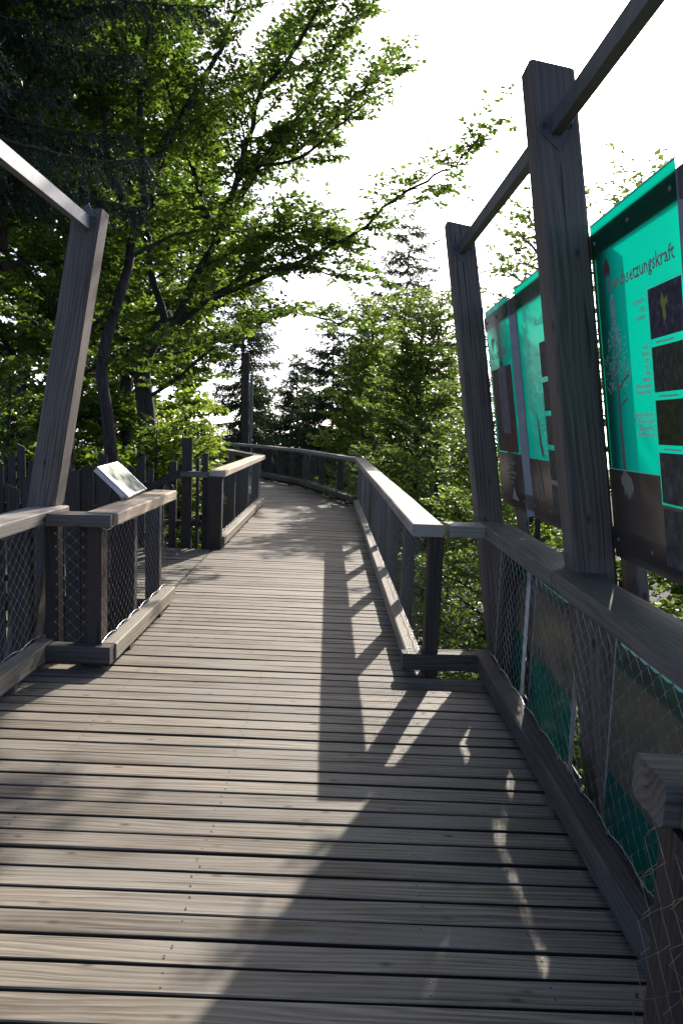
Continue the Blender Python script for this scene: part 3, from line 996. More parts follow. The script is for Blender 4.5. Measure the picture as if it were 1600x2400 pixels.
def printed_tree(parent, MW, uc, v0, crown, seed, conifer=False):
    rr = random.Random(seed)
    (cu0, cu1, cv0, cv1) = crown
    # trunk
    tw = .018
    pts = [(uc - tw, v0), (uc - tw * .8, v0 + (cv0 - v0) * .5), (uc - tw * .6, cv0 + .03), (uc - .004, cv0 + (cv1 - cv0) * .65), (uc + .002, cv0 + (cv1 - cv0) * .65), (uc + tw * .5, cv0 + .03), (uc + tw * .7, v0 + (cv0 - v0) * .5), (uc + tw, v0)]
    if not conifer:
        poly('printed_trunk', parent, MW, pts, M['ink_trunk'], .0030)
        for (a, b, c, d, w) in ((uc, cv0 - .08, uc + .10, cv0 - .035, .010), (uc, cv0 + .0, uc + .13, cv0 + .06, .011), (uc, cv0 + .0, uc - .07, cv0 + .09, .008), (uc + .04, cv0 + .025, uc + .075, cv0 - .02, .006), (uc, cv0 + .05, uc + .05, cv0 + .2, .006)):
            strokes('printed_branch', parent, MW, [[(a, b), ((a + c) / 2, b + (d - b) * .65), (c, d)]], M['ink_trunk'], w, .0032)
    # crown of curls
    lines = []
    n = 230 if not conifer else 190
    while len(lines) < n:
        t = rr.random(); v = cv0 + (cv1 - cv0) * t
        if conifer:
            half = (cu1 - cu0) / 2 * (1.02 - t) ** .6 * (.8 + .2 * math.sin(t * 34))
        else:
            half = (cu1 - cu0) / 2 * math.sin(min(1, t * 1.15 + .22) * math.pi) ** .5
        u = (cu0 + cu1) / 2 + rr.uniform(-half, half)
        a = rr.uniform(0, 6.28); s = rr.uniform(.005, .010)
        cur = []
        for k in range(5):
            cur.append((u, v)); a += rr.uniform(.3, 1.3); u += s * math.cos(a); v += s * math.sin(a)
        lines.append(cur)
    strokes('printed_foliage', parent, MW, lines, M['ink_trunk'] if conifer else M['ink_light'], .0022, .0034)
    strokes('printed_foliage', parent, MW, [[(p[0] + .002, p[1] - .003) for p in L] for L in lines[::2]], M['ink_light'] if conifer else M['ink_dark'], .002, .0036)


printed_tree(P3, W3, .205, .40, (.06, .36, .76, 1.16), 3)
poly('printed_root', P3, W3, [(.195, .418), (.215, .418), (.235, .40), (.275, .385), (.295, .35), (.285, .315), (.275, .33), (.262, .29), (.252, .32), (.24, .275), (.23, .31), (.215, .285), (.205, .32), (.185, .30), (.18, .34), (.155, .35), (.15, .38), (.175, .395)], M['ink_root'], .0031)

# --- second panel
P2, W2 = upper_panel('middle green panel with a tall spruce drawing, half hidden by the nearer leaning post', 4.98, .87,
                     [(0, .40, .87, 1.50, 'green'), (0, 0, .87, .40, 'brown')])
lettering(P2, W2, 'Ausdauer', .43, 1.20, .085, 'ink_dark', fit=.33, bold=.0005)
for (v0, v1, mk) in ((.90, 1.10, 'ph_e'), (.70, .87, 'ph_b'), (.50, .67, 'ph_d'), (.29, .47, 'ph_b'), (.10, .26, 'ph_d')):
    quad('printed_photo', P2, W2, .50, v0, .85, v1, M[mk])
printed_tree(P2, W2, .21, .40, (.07, .37, .68, 1.37), 5, True)
strokes('printed_trunk', P2, W2, [[(.22, .40), (.215, .7), (.21, .9)]], M['ink_grey'], .010)
rl = []
rr = random.Random(4)
for k in range(16):
    a = rr.uniform(-.09, .09)
    rl.append([(.22, .40), (.22 + a * .5, .33), (.22 + a, .27 - rr.random() * .1), (.22 + a * 1.05, .12 + rr.random() * .1)])
strokes('printed_root', P2, W2, rl, M['ink_root'], .006)
poly('printed_leaf', P2, W2, [(.30, .70), (.325, .66), (.36, .55), (.40, .42), (.37, .415), (.33, .44), (.31, .55)], plain('bark_ink', (.13, .06, .07), .5, noise=.3, nscale=50), .003)
for k, s in enumerate(['Die Tanne', 'ist zäh']):
    lettering(P2, W2, s, .47, 1.03 - k * .045, .028, 'ink_pale_green', 'RIGHT', .6)
for k, s in enumerate(['Sie wartet', 'in jungen', 'Jahren', 'im Schatten', 'anderer', 'auf', 'Licht', 'und', 'Raum.']):
    lettering(P2, W2, s, .475, .92 - k * .031, .027, 'ink_pale_green', 'RIGHT', .6)
for k, s in enumerate(['Danach wächst', 'sie bis in die Höhe.', 'Sie ist ein', 'prachtvoller', 'Baum', 'mit tiefer', 'Pfahlwurzel.']):
    lettering(P2, W2, s, .48, .625 - k * .031, .027, 'ink_pale_green', 'RIGHT', .55)

# --- first panel (farthest)
P1, W1 = upper_panel('farthest small green panel titled Licht und Schatten with a bark photo', 5.99, .80,
                     [(0, .415, .80, 1.50, 'green'), (0, 0, .80, .415, 'brown')])
quad('printed_photo', P1, W1, .06, .425, .735, 1.045, M['ph_e'])
quad('printed_photo', P1, W1, .30, .425, .735, .56, M['ph_red'], .0032)
quad('printed_photo', P1, W1, .29, .56, .55, 1.045, photo_mat('photo_pale_bark', [(.3, (.09, .075, .085)), (.7, (.24, .22, .27))], 16, (5, .5, 1)), .0032)
lettering(P1, W1, 'Licht und Schatten', .10, 1.125, .078, 'ink_dark', bold=.001, fit=.60)
leaf_emblem(P1, W1, .20, 1.24, .10, True)
for k, s in enumerate(['Die jungen Bäume des Bergmischwaldes', 'Tanne, Buche und Eibe', 'haben besondere Fähigkeiten, im Schatten', 'großer Bäume zu wachsen und', 'sich zu verjüngen.']):
    lettering(P1, W1, s, .42, .335 - k * .036, .034, 'ink_grey', 'CENTER', .5)
poly('printed_mark', P1, W1, [(.40, .07), (.60, .07), (.53, .11), (.47, .17)], M['ink_grey'], .003)

# --- fourth panel, only its edge in view
P4, W4 = upper_panel('green panel cut off by the right picture edge beyond the Durchsetzungskraft panel', 2.45, .82,
                     [(0, .40, .82, 1.50, 'green'), (0, 0, .82, .40, 'brown')])
for (v0, v1, mk) in ((.90, 1.10, 'ph_c'), (.70, .87, 'ph_a'), (.50, .67, 'ph_b')):
    quad('printed_photo', P4, W4, .50, v0, .80, v1, M[mk])


def lower_panel(label, yl, w, bands, x=1.20, z0=-.12, z1=.90):
    MW = Matrix((SX, Vector((0, 0, 1)), Vector((-1, 0, 0)))).transposed().to_4x4()
    MW.translation = (x, yl, z0)
    h = z1 - z0
    e = empty('low_sign_panel', (x, yl, z0))
    tag(e, label, 'sign panel', 'low panels behind the railing netting')
    V, F, mats, idx = [], [], [], []
    for (v0, v1, mk) in bands:
        b = len(V)
        V += [(0, v0 * h, 0), (w, v0 * h, 0), (w, v1 * h, 0), (0, v1 * h, 0)]
        F.append((b, b + 1, b + 2, b + 3))
        if mk not in mats: mats.append(mk)
        idx.append(mats.index(mk))
    me = mesh_from('sheet', V, F, [M[k] for k in mats])
    me.polygons.foreach_set("material_index", idx)
    sh = obj('sheet', me, e, MW)
    for u, mk, dz in ((-.004, 'steel_pale', .014), (w + .004, 'steel_pale', .022)):
        obj('edge_flat', box_mesh('edge_flat', .007, h * 1.02, dz, M[mk], .001), e, MW @ Matrix.Translation((u, h / 2, -dz / 2 + .004)))
    for v in (.1, .9):
        obj('cross_bar', box_mesh('cross_bar', w + .2, .08, .008, M['steel_dull'], .001), e, MW @ Matrix.Translation((w / 2, h * v, -.035)))
    return sh, MW, h


Q1, V1, h1 = lower_panel('low olive and teal panel with lines of text under the smallest green panel', 5.48, .80, [(0, .52, 'teal'), (.52, .86, 'olive'), (.86, 1, 'teal')])
for k in range(9):
    lettering(Q1, V1, 'wächst ein Bergmischwald'[: 20 + (k * 7) % 5], .12, h1 * .80 - k * .031, .030, 'ink_grey', 'LEFT', .75)
Q2, V2_, h2 = lower_panel('low olive panel with a teal strip and grass drawings under the middle green panel', 4.46, .82, [(0, .50, 'teal'), (.50, .88, 'olive'), (.88, 1, 'teal')])
Q3, V3, h3 = lower_panel('low olive panel with a teal strip and grass drawings nearest the camera', 3.12, .85, [(0, .38, 'teal_dark'), (.38, .84, 'olive'), (.84, 1, 'teal')])
Q4, V4, h4 = lower_panel('low teal panel at the right picture edge behind the railing corner', 2.12, .65, [(0, .45, 'teal_dark'), (.45, .84, 'olive'), (.84, 1, 'teal')])
for (q, mw, h, w) in ((Q2, V2_, h2, .82), (Q3, V3, h3, .85)):
    rr = random.Random(int(h * 1000 + w * 77))
    lines = []
    for k in range(16):
        u = .05 + rr.random() * (w - .1); v = h * (.42 + .05 * rr.random()); a = rr.uniform(-.03, .03); t = rr.uniform(.10, .24)
        lines.append([(u, v), (u + a * .4, v + t * .5), (u + a, v + t)])
        for m in range(5):
            vv = v + t * (.4 + .12 * m)
            lines.append([(u + a * .7, vv), (u + a * .7 + .014, vv + .014)])
            lines.append([(u + a * .7, vv), (u + a * .7 - .014, vv + .014)])
    strokes('printed_grass', q, mw, lines, M['ink_dark'], .0028, .003)
    strokes('printed_band', q, mw, [[(.05 + k * .1, h * .955), (.10 + k * .1, h * .95), (.14 + k * .1, h * .957)] for k in range(int(w * 9))], M['ink_pale_green'], .03, .003)


# ------------------------------------------------------------------ reading board on the rail
e = empty('reading_board', (-1.72, 6.2, 1.07))
tag(e, 'tilted white-framed reading board standing on the pale left railing', 'reading board')
bx = Vector((-.02, .68, 0)).normalized()
by = Vector((-.24, -.03, .235)).normalized()
bz = bx.cross(by)
if bz.z < 0: bx, bz = -bx, -bz
MWb = Matrix((bx, by, bz)).transposed().to_4x4()
MWb.translation = Vector((-1.695, 6.16, 1.095)) + by * .17
brd = obj('board_panel', box_mesh('board_panel', .66, .34, .018, plain('board_white', (.42, .42, .44), .35, noise=.03), .003), e, MWb)
m_map = photo_mat('printed_map', [(.38, (.035, .07, .025)), (.47, (.11, .17, .07)), (.53, (.30, .34, .24)), (.62, (.42, .43, .39))], 11, (1.6, 1, 1), 7)
obj('printed_map', mesh_from('printed_map', [(-.315, -.155, 0), (.315, -.155, 0), (.315, .155, 0), (-.315, .155, 0)], [(0, 1, 2, 3)], m_map), brd, MWb @ Matrix.Translation((0, 0, .0115)))
obj('printed_mark', mesh_from('printed_mark', [(-.03, -.02, 0), (.02, -.03, 0), (.04, .01, 0), (.0, .03, 0), (-.03, .015, 0)], [(0, 1, 2, 3, 4)], plain('red_ink', (.55, .16, .15), .5)), brd, MWb @ Matrix.Translation((-.27 if bx.y > 0 else .27, .09, .013)))
timber('frame_bar', (-1.71, 5.84, 1.10), (-1.93, 5.82, 1.305), .035, .03, M['steel_pale'], e, ch=.003, segs=1, jit=0)
timber('frame_bar', (-1.71, 6.48, 1.10), (-1.93, 6.46, 1.305), .035, .03, M['steel_pale'], e, ch=.003, segs=1, jit=0)
timber('support_leg', (-1.74, 5.98, 1.066), (-1.86, 5.98, 1.22), .06, .04, M['rail_grey'], e, ch=.003, segs=1)
timber('support_leg', (-1.74, 6.34, 1.066), (-1.86, 6.34, 1.22), .06, .04, M['rail_grey'], e, ch=.003, segs=1)


# ------------------------------------------------------------------ palisades
def palisade(label, name, x0, y0, x1, y1, n, ztop, zbot, wlo, whi, gaps=0.0, seed=1, thick=.028, tall=()):
    rr = random.Random(seed)
    e = empty(name, ((x0 + x1) / 2, (y0 + y1) / 2, 0))
    tag(e, label, 'picket fence')
    d = Vector((x1 - x0, y1 - y0, 0)); L = d.length; d.normalize()
    for k in range(n):
        t = (k + .5) / n
        w = rr.uniform(wlo, whi)
        p = Vector((x0, y0, 0)) + d * (t * L + rr.uniform(-.012, .012))
        top = ztop[0] + rr.random() * (ztop[1] - ztop[0])
        if k in tall: top += .18
        off = rr.uniform(-.02, .02)
        q0 = Vector((p.x - d.y * off, p.y + d.x * off, zbot)); q1 = Vector((p.x - d.y * off + rr.uniform(-.01, .01), p.y + d.x * off, top))
        me = timber_mesh('picket', top - zbot, w, thick, M['picket'], .004, 2, .002)
        # slanted top cut
        for v in me.vertices:
            if v.co.x > (top - zbot) / 2 - .01: v.co.x += v.co.y / w * .05 * (1 if k % 3 else -1)
        obj('picket', me, e, frame(q0, q1, (-d.y, d.x, 0)))
    for z in (.15, .85):
        timber('cross_rail', (x0 - d.y * .04, y0 + d.x * .04 + .03, z), (x1 - d.y * .04, y1 + d.x * .04 + .03, z), .08, .05, M['picket'], e)
    return e


palisade('dark picket palisade with uneven tops behind the left railing and leaning post', 'picket_fence', -5.6, 6.75, -2.06, 7.08, 26, (1.02, 1.36), -1.2, .10, .135, seed=3, tall=(21, 17, 9))
palisade('far picket palisade across the side landing behind the reading board', 'picket_fence', -5.2, 10.2, -2.42, 10.12, 22, (.85, 1.35), -.9, .09, .12, seed=8, tall=(18,))
gate = empty('picket_gate', (-2.1, 10.1, 0))
tag(gate, 'open-spaced picket gate with a ring handle beside the far left railing', 'gate')
for (x, top, w) in ((-2.31, 1.17, .10), (-2.12, 1.49, .14), (-1.975, 1.23, .045), (-1.87, 1.29, .075)):
    timber('picket', (x, 10.16, -.75), (x, 10.16, top), w, .05, M['post'], gate, up=(0, 1, 0), segs=2)
timber('diagonal_brace', (-2.75, 10.08, .72), (-2.18, 10.08, 1.02), .11, .045, M['post'], gate, up=(0, 1, 0))
timber('cross_rail', (-2.45, 10.21, .32), (-1.84, 10.21, .32), .05, .07, M['post'], gate, up=(0, 0, 1))
a = np.linspace(0, 2 * math.pi, 19)
tube('ring_handle', np.stack([-2.33 + .055 * np.cos(a), np.full_like(a, 10.03), .80 + .06 * np.sin(a)], -1), .012, M['steel_dull'], gate, 6)

# steel mast and far bits at the bend
o = tube('steel_mast', [(-3.29, 26.6, ground_z(-3.3, 26.6)), (-3.31, 26.6, 0), (-3.33, 26.6, 3.35)], [.065, .06, .055], M['steel'], None, 10)
tag(o, 'slim pale steel mast rising behind the far bend railing', 'mast')

# supporting pillars under the walk
for k, (x, y) in enumerate([(-1.5, 4.6), (.7, 4.6), (-1.5, 10.0), (.2, 10.0), (-1.6, 15.8), (.15, 15.8), (-3.1, 20.4), (-1.6, 21.4)]):
    o = timber('support_pillar', (x, y, ground_z(x, y) - .3), (x, y, -.28 if y > 17 else -.52), .26, .26, M['joist'], None, up=(0, 1, 0), segs=2)
    tag(o, 'round-edged timber pillar carrying the boardwalk above the forest floor', 'pillar', 'pillars under the boardwalk')


# ------------------------------------------------------------------ trees
def corridor(P):
    """True where a point would sit inside the walk's clear space"""
    x, y, z = P[:, 0], P[:, 1], P[:, 2]
    inz = (z > -.6) & (z < 3.3)
    r = np.where(y < 5.8, 1.62, .92)
    l = np.where((y > 6.6) & (y < 10.25), -5.0, np.where(y < 5.6, -2.35, -1.95))
    a = (y < 16.6) & (x > l) & (x < r)
    t = np.clip((y - 16.2) / 9, 0, 1)
    cx = -.72 - 4.6 * t ** 1.35
    b = (y >= 16.2) & (y < 26.5) & (np.abs(x - cx) < 1.75)
    return inz & (a | b)


class Tree:
    def __init__(self, name, label, base, group, seed, leafmat, barkmat='bark', leaf=.085, cat='tree', scale=1.1):
        self.r = np.random.default_rng(seed)
        self.e = empty(name, base)
        tag(self.e, label, cat, group)
        self.wV, self.wF, self.nw = [], [], 0
        self.tw0, self.tw1, self.twr = [], [], []       # twig segments
        self.lp, self.la, self.ln, self.ll = [], [], [], []
        self.leaf = leaf * scale
        self.leafmat, self.barkmat = leafmat, barkmat

    def wood(self, pts, rad, n=6):
        V, F = tube_vf(pts, rad, n, self.nw)
        self.wV.append(V); self.wF.append(F); self.nw += len(V)

    def leaves_on(self, p0, p1, per_m, spread=.0):
        """alternate leaves along segments p0->p1 (n,3)"""
        r = self.r
        d = p1 - p0
        L = np.linalg.norm(d, axis=1)
        cnt = np.maximum(2, (L * per_m).astype(int))
        idx = np.repeat(np.arange(len(L)), cnt)
        k = np.concatenate([np.arange(c) for c in cnt])
        t = (k + .4 + r.uniform(-.3, .3, len(k))) / cnt[idx]
        dirn = d[idx] / (L[idx][:, None] + 1e-9)
        side = np.where(k % 2 == 0, 1.0, -1.0)[:, None]
        up = np.array([0, 0, 1.0])
        hor = np.cross(dirn, up); hor /= np.linalg.norm(hor, axis=1, keepdims=True) + 1e-6
        ax = dirn * .65 + hor * side * .8 + r.normal(0, .28, (len(k), 3)); ax[:, 2] -= .12
        ax /= np.linalg.norm(ax, axis=1, keepdims=True)
        nr = up * .75 + r.normal(0, .62, (len(k), 3))
        P = p0[idx] + d[idx] * t[:, None]
        self.lp.append(P); self.la.append(ax); self.ln.append(nr)
        self.ll.append(self.leaf * r.uniform(.5, 1.3, len(k)))

    def limb(self, pts, r0, r1, sub=1.2, gap=.30, start=.25, per_m=24, twig=.38, smooth=True, flat=.25, droop=.06, twgap=.15, endfac=.35, sides=6, up=.12):
        r = self.r
        gap, twgap, per_m = gap * .52, twgap * .56, per_m * 1.45
        P = smooth_path(pts, 4) if smooth else np.asarray(pts, float)
        seg = np.linalg.norm(np.diff(P, axis=0), axis=1)
        s = np.concatenate([[0], np.cumsum(seg)]); L = s[-1]
        rad = r0 + (r1 - r0) * (s / L)
        P = P + np.concatenate([np.zeros((1, 3)), r.normal(0, .02, (len(P) - 1, 3))]) * min(1, L / 3)
        self.wood(P, rad, sides)
        if sub <= 0: return
        x = L * start
        k = r.integers(0, 2)
        while x < L:
            f = x / L
            p = np.array([np.interp(x, s, P[:, c]) for c in range(3)])
            q = np.array([np.interp(min(L, x + .05), s, P[:, c]) for c in range(3)])
            tdir = q - p
            if np.linalg.norm(tdir) < 1e-6: tdir = P[-1] - P[-2]
            tdir /= np.linalg.norm(tdir) + 1e-9
            hor = np.cross(tdir, [0, 0, 1.0])
            if np.linalg.norm(hor) < .2: hor = np.array([math.cos(r.uniform(0, 6.28)), math.sin(r.uniform(0, 6.28)), 0])
            hor /= np.linalg.norm(hor)
            sg = 1 if k % 2 else -1; k += 1
            d = tdir * r.uniform(.35, .8) + hor * sg * r.uniform(.7, 1.1) + np.array([0, 0, r.normal(up, flat)])
            d /= np.linalg.norm(d)
            sl = sub * (1 - (1 - endfac) * max(0, (f - start) / (1 - start + 1e-6))) * r.uniform(.6, 1.25)
            m = max(3, int(sl / .2))
            u = np.linspace(0, 1, m + 1)[:, None]
            sp = p + d * sl * u + np.array([0, 0, -1]) * droop * sl * u ** 2 + np.cumsum(r.normal(0, .022, (m + 1, 3)), axis=0)
            sp[0] = p
            rr0 = max(.004, np.interp(x, s, rad) * .45)
            self.wood(sp, np.linspace(min(rr0, .02), .003, m + 1), 3)
            # twigs on the sub-branch
            nt = max(2, int(sl / twgap))
            tt = (np.arange(nt) + .5 + r.uniform(-.3, .3, nt)) / nt * .88 + .10
            a = np.stack([np.interp(tt * m, np.arange(m + 1), sp[:, c]) for c in range(3)], -1)
            hd = np.cross(d, [0, 0, 1.0]); hd /= np.linalg.norm(hd) + 1e-6
            sgn = np.where(np.arange(nt) % 2 == 0, 1.0, -1.0)[:, None]
            td = d * .75 + hd * sgn * .8 + r.normal(0, .2, (nt, 3)); td[:, 2] += r.normal(.02, .16, nt)
            td /= np.linalg.norm(td, axis=1, keepdims=True)
            tl = twig * r.uniform(.55, 1.2, nt) * (1 - .45 * tt)
            b = a + td * tl[:, None]
            a = np.vstack([a, sp[-2:-1]]); b = np.vstack([b, sp[-1:] + d * .12])
            self.tw0.append(a); self.tw1.append(b)
            self.leaves_on(a, b, per_m)
            x += gap * r.uniform(.6, 1.4)

    def auto(self, base, height, crown0, radius, trunk_r, n_limbs, lean=(0, 0), top_r=.02, **kw):
        """generic broadleaf tree"""
        r = self.r
        b = np.array(base, float)
        T = np.array([b, b + [lean[0] * .3, lean[1] * .3, height * .35], b + [lean[0] * .6 + r.normal(0, .1), lean[1] * .6 + r.normal(0, .1), height * .7], b + [lean[0], lean[1], height]])
        P = smooth_path(T, 6)
        self.wood(P, np.linspace(trunk_r, top_r, len(P)), 8)
        for k in range(n_limbs):
            f = crown0 + (1 - crown0) * ((k + r.uniform(0, .9)) / n_limbs)
            p = np.array([np.interp(f * (len(P) - 1), np.arange(len(P)), P[:, c]) for c in range(3)])
            az = k * 2.399 + r.normal(0, .35)
            g = (f - crown0) / (1 - crown0)
            prof = (math.sin(min(1, g * .8 + .28) * math.pi)) ** .7
            L = radius * max(.25, prof) * r.uniform(.8, 1.2)
            el = .25 + .75 * g + r.normal(0, .12)
            d = np.array([math.cos(az) * math.cos(el), math.sin(az) * math.cos(el), math.sin(el)])
            pts = [p, p + d * L * .4, p + d * L * .75 + [0, 0, -.04 * L], p + d * L + [0, 0, -.10 * L]]
            self.limb(pts, trunk_r * (1 - f) * .5 + .015, .006, start=.12, sides=5, **kw)
        self.limb([P[-5], P[-3], P[-1] + [0, 0, .3]], .03, .005, start=.0, sides=4, **kw)

    def finish(self, clip=True, light=0.0, keep=None):
        o0 = np.array(self.e.location)
        # twigs as slim prisms
        if self.tw0:
            a = np.vstack(self.tw0); b = np.vstack(self.tw1)
            if clip:
                ok = ~(corridor(a) | corridor(b)); a, b = a[ok], b[ok]
            u = np.array([.0022, 0, 0]); v = np.array([0, .0016, .0022]); w = np.array([0, -.0022, .0012])
            V = np.stack([a + u, a + v, a + w, b], 1).reshape(-1, 3)
            i = np.arange(len(a)) * 4 + self.nw
            # quads keep one face size: degenerate-free triangles doubled are avoided by using separate arrays
            tf = np.vstack([np.stack([i, i + 1, i + 3], -1), np.stack([i + 1, i + 2, i + 3], -1), np.stack([i + 2, i, i + 3], -1)])
        else:
            V = np.zeros((0, 3)); tf = np.zeros((0, 3), int)
        WV = np.vstack(self.wV + [V]) - o0
        WF = np.vstack(self.wF) if self.wF else np.zeros((0, 4), int)
        tri = np.vstack([WF[:, [0, 1, 2]], WF[:, [0, 2, 3]], tf])
        if clip and len(WF):
            bad = corridor(WV + o0)
            tri = tri[~bad[tri].any(axis=1)]
        me = np_mesh('trunk', WV, tri, M[self.barkmat], smooth=True)
        obj('trunk', me, self.e)
        P = np.vstack(self.lp); A_ = np.vstack(self.la); Nn = np.vstack(self.ln); L = np.concatenate(self.ll)
        if clip:
            ok = ~corridor(P)
            if keep is not None: ok &= keep(P)
            P, A_, Nn, L = P[ok], A_[ok], Nn[ok], L[ok]
        sv = np.cross(A_, Nn); sv /= np.linalg.norm(sv, axis=1, keepdims=True) + 1e-9
        nn = np.cross(sv, A_)
        L = L[:, None]
        b0 = P
        tip = P + A_ * L - nn * L * .10
        m1 = P + A_ * L * .48 + sv * L * .30 + nn * L * .07
        m2 = P + A_ * L * .48 - sv * L * .30 + nn * L * .07
        V = np.stack([b0, m1, tip, m2], 1).reshape(-1, 3) - o0
        i = np.arange(len(P)) * 4
        F = np.empty((len(P) * 2, 3), np.int64)
        F[0::2] = np.stack([i, i + 2, i + 1], -1); F[1::2] = np.stack([i, i + 3, i + 2], -1)
        tone = np.repeat(np.clip(self.r.beta(2.2, 2.8, len(P)) + light, 0, 1), 2)
        o = obj('crown', np_mesh('crown', V, F, M[self.leafmat], tone=tone), self.e)
        return len(P)


NL = 0
GB = 'beech trees left of the boardwalk'
# --- the big beech whose limbs reach over the walk
t = Tree('beech_tree', 'big beech whose long bare-ended limb reaches right across the sky', (-3.45, 12.4, ground_z(-3.45, 12.4)), GB, 101, 'leaf', leaf=.092)
t.wood(smooth_path([(-3.45, 12.4, ground_z(-3.45, 12.4) - .2), (-3.5, 12.4, -3), (-3.3, 12.4, 0), (-3.26, 12.4, 1.6), (-3.34, 12.4, 2.57), (-3.06, 12.5, 3.28)]), np.linspace(.20, .12, 21), 9)
kw = dict(per_m=24)
t.limb([(-3.06, 12.5, 3.28), (-2.78, 12.6, 3.48), (-2.22, 12.8, 4.77), (-1.56, 13.0, 6.0), (-.86, 13.2, 6.41), (-.26, 13.4, 7.07), (.44, 13.6, 7.87), (.8, 13.8, 8.32)], .085, .012, 1.0, .22, .2, **kw)
t.limb([(-2.22, 12.8, 4.77), (-1.86, 12.6, 5.64), (-1.59, 12.4, 6.68), (-.93, 12.2, 7.56), (-.44, 12.0, 8.44), (-.1, 11.9, 9.2)], .06, .012, 1.1, .2, .15, **kw)
t.limb([(-2.96, 12.4, 2.79), (-2.01, 12.8, 3.18), (-1.58, 13.0, 3.4), (-1.0, 13.4, 3.67), (-.68, 13.8, 3.72), (-.21, 14.2, 3.66), (.27, 14.6, 3.69)], .05, .008, .95, .28, .1, endfac=.15, **kw)
t.limb([(-2.29, 12.9, 3.79), (-1.3, 12.9, 4.24), (-0.52, 12.8, 4.58), (0.1, 12.7, 4.94), (0.49, 12.6, 5.26), (0.84, 12.5, 5.53), (1.41, 12.3, 5.79), (1.66, 12.2, 5.93), (2.2, 12.0, 6.66)], .05, .006, .75, .34, .08, endfac=.42, flat=.3, **kw)
t.limb([(0.84, 12.5, 5.53), (1.28, 12.3, 5.56), (1.78, 12.2, 5.52)], .012, .003, .40, .24, .1, per_m=22)
t.limb([(-0.52, 12.8, 4.58), (-0.42, 12.7, 4.92), (-0.4, 12.7, 5.32)], .016, .004, .42, .30, .1, per_m=18)
t.limb([(0.1, 12.7, 4.94), (0.51, 12.5, 5.03), (0.89, 12.3, 5.26), (1.28, 12.2, 5.31)], .014, .003, .42, .25, .1, per_m=20)
t.limb([(1.41, 12.3, 5.79), (1.76, 12.1, 6.09), (1.86, 12.0, 6.4)], .010, .003, .40, .22, .1, per_m=24)
t.limb([(-2.8, 12.6, 3.3), (-1.83, 12.6, 4.09), (-.99, 12.6, 4.3), (-.37, 12.8, 4.26), (.1, 12.9, 4.2)], .05, .008, 1.1, .2, .1, **kw)
t.limb([(-1.83, 12.6, 4.09), (-1.5, 13.0, 4.7), (-.75, 13.0, 4.95), (0, 13.2, 4.7), (.25, 13.3, 4.3)], .03, .006, .9, .2, .2, **kw)
t.limb([(-2.22, 12.8, 4.77), (-1.1, 13.2, 5.2), (-.45, 13.4, 5.3), (-.1, 13.5, 5.1)], .03, .006, .8, .2, .2, **kw)
t.limb([(-2.5, 12.7, 4.2), (-1.6, 13.3, 4.9), (-.8, 13.6, 5.0), (-.2, 13.8, 4.85)], .04, .008, 1.0, .2, .1, **kw)
t.limb([(-3.23, 12.4, 2.09), (-2.45, 12.0, 2.6), (-1.68, 11.8, 3.2), (-1.02, 11.8, 3.5)], .035, .006, .9, .24, .1, **kw)
t.limb([(-1.86, 12.6, 5.64), (-1.08, 12.9, 6.57), (-.44, 13.2, 7.92), (.2, 13.4, 8.8), (.7, 13.5, 9.6)], .045, .008, 1.1, .2, .1, **kw)
t.limb([(-1.56, 13.0, 6.0), (-.9, 12.6, 6.0), (-.2, 12.4, 6.5), (.3, 12.3, 7.0), (.7, 12.2, 7.3)], .03, .006, .9, .22, .1, **kw)
t.limb([(-2.22, 12.8, 4.77), (-2.6, 12.2, 5.8), (-2.9, 11.8, 7.0), (-3.0, 11.5, 8.6)], .05, .008, 1.2, .2, .1, **kw)
t.limb([(-3.0, 12.5, 3.3), (-3.4, 12.9, 4.6), (-3.3, 13.2, 6.2), (-2.9, 13.4, 8.0), (-2.5, 13.5, 9.4)], .07, .012, 1.2, .2, .1, **kw)
t.limb([(-3.3, 13.2, 6.2), (-2.4, 13.6, 7.0), (-1.5, 13.9, 8.0), (-.8, 14.0, 9.2)], .04, .008, 1.1, .2, .1, **kw)
NL += t.finish()

t = Tree('beech_tree', 'slender forked beech just left of the gate, its stems crossing the dark canopy', (-3.6, 10.7, ground_z(-3.6, 10.7)), GB, 102, 'leaf', leaf=.085)
t.wood(smooth_path([(-3.6, 10.7, ground_z(-3.6, 10.7) - .2), (-3.4, 10.75, -3), (-3.3, 10.7, .5), (-3.33, 10.6, 1.6), (-3.39, 10.5, 2.48), (-3.16, 10.6, 3.48)]), np.linspace(.12, .072, 21), 8)
t.limb([(-3.16, 10.6, 3.48), (-2.93, 10.8, 4.74), (-2.93, 10.8, 5.2), (-2.75, 10.9, 5.41), (-2.54, 11.0, 5.79), (-2.05, 11.2, 6.75), (-1.74, 11.4, 7.71), (-1.5, 11.5, 8.6)], .066, .016, 1.0, .26, .35, **kw)
t.limb([(-2.93, 10.8, 5.1), (-3.0, 10.9, 6.2), (-2.8, 11.0, 7.4), (-2.6, 11.0, 8.4)], .05, .01, 1.0, .24, .2, **kw)
t.limb([(-2.98, 10.7, 4.37), (-3.25, 10.4, 5.0), (-3.36, 10.2, 5.98), (-3.35, 10.0, 6.91), (-3.2, 9.9, 8.0)], .05, .01, 1.0, .26, .2, **kw)
t.limb([(-3.1, 10.6, 3.9), (-2.5, 10.9, 4.3), (-1.9, 11.2, 4.5), (-1.4, 11.3, 4.4)], .03, .005, .8, .28, .1, **kw)
t.limb([(-3.3, 10.6, 2.9), (-3.9, 10.3, 3.5), (-4.3, 10.1, 4.2)], .03, .005, .9, .28, .1, **kw)
NL += t.finish()

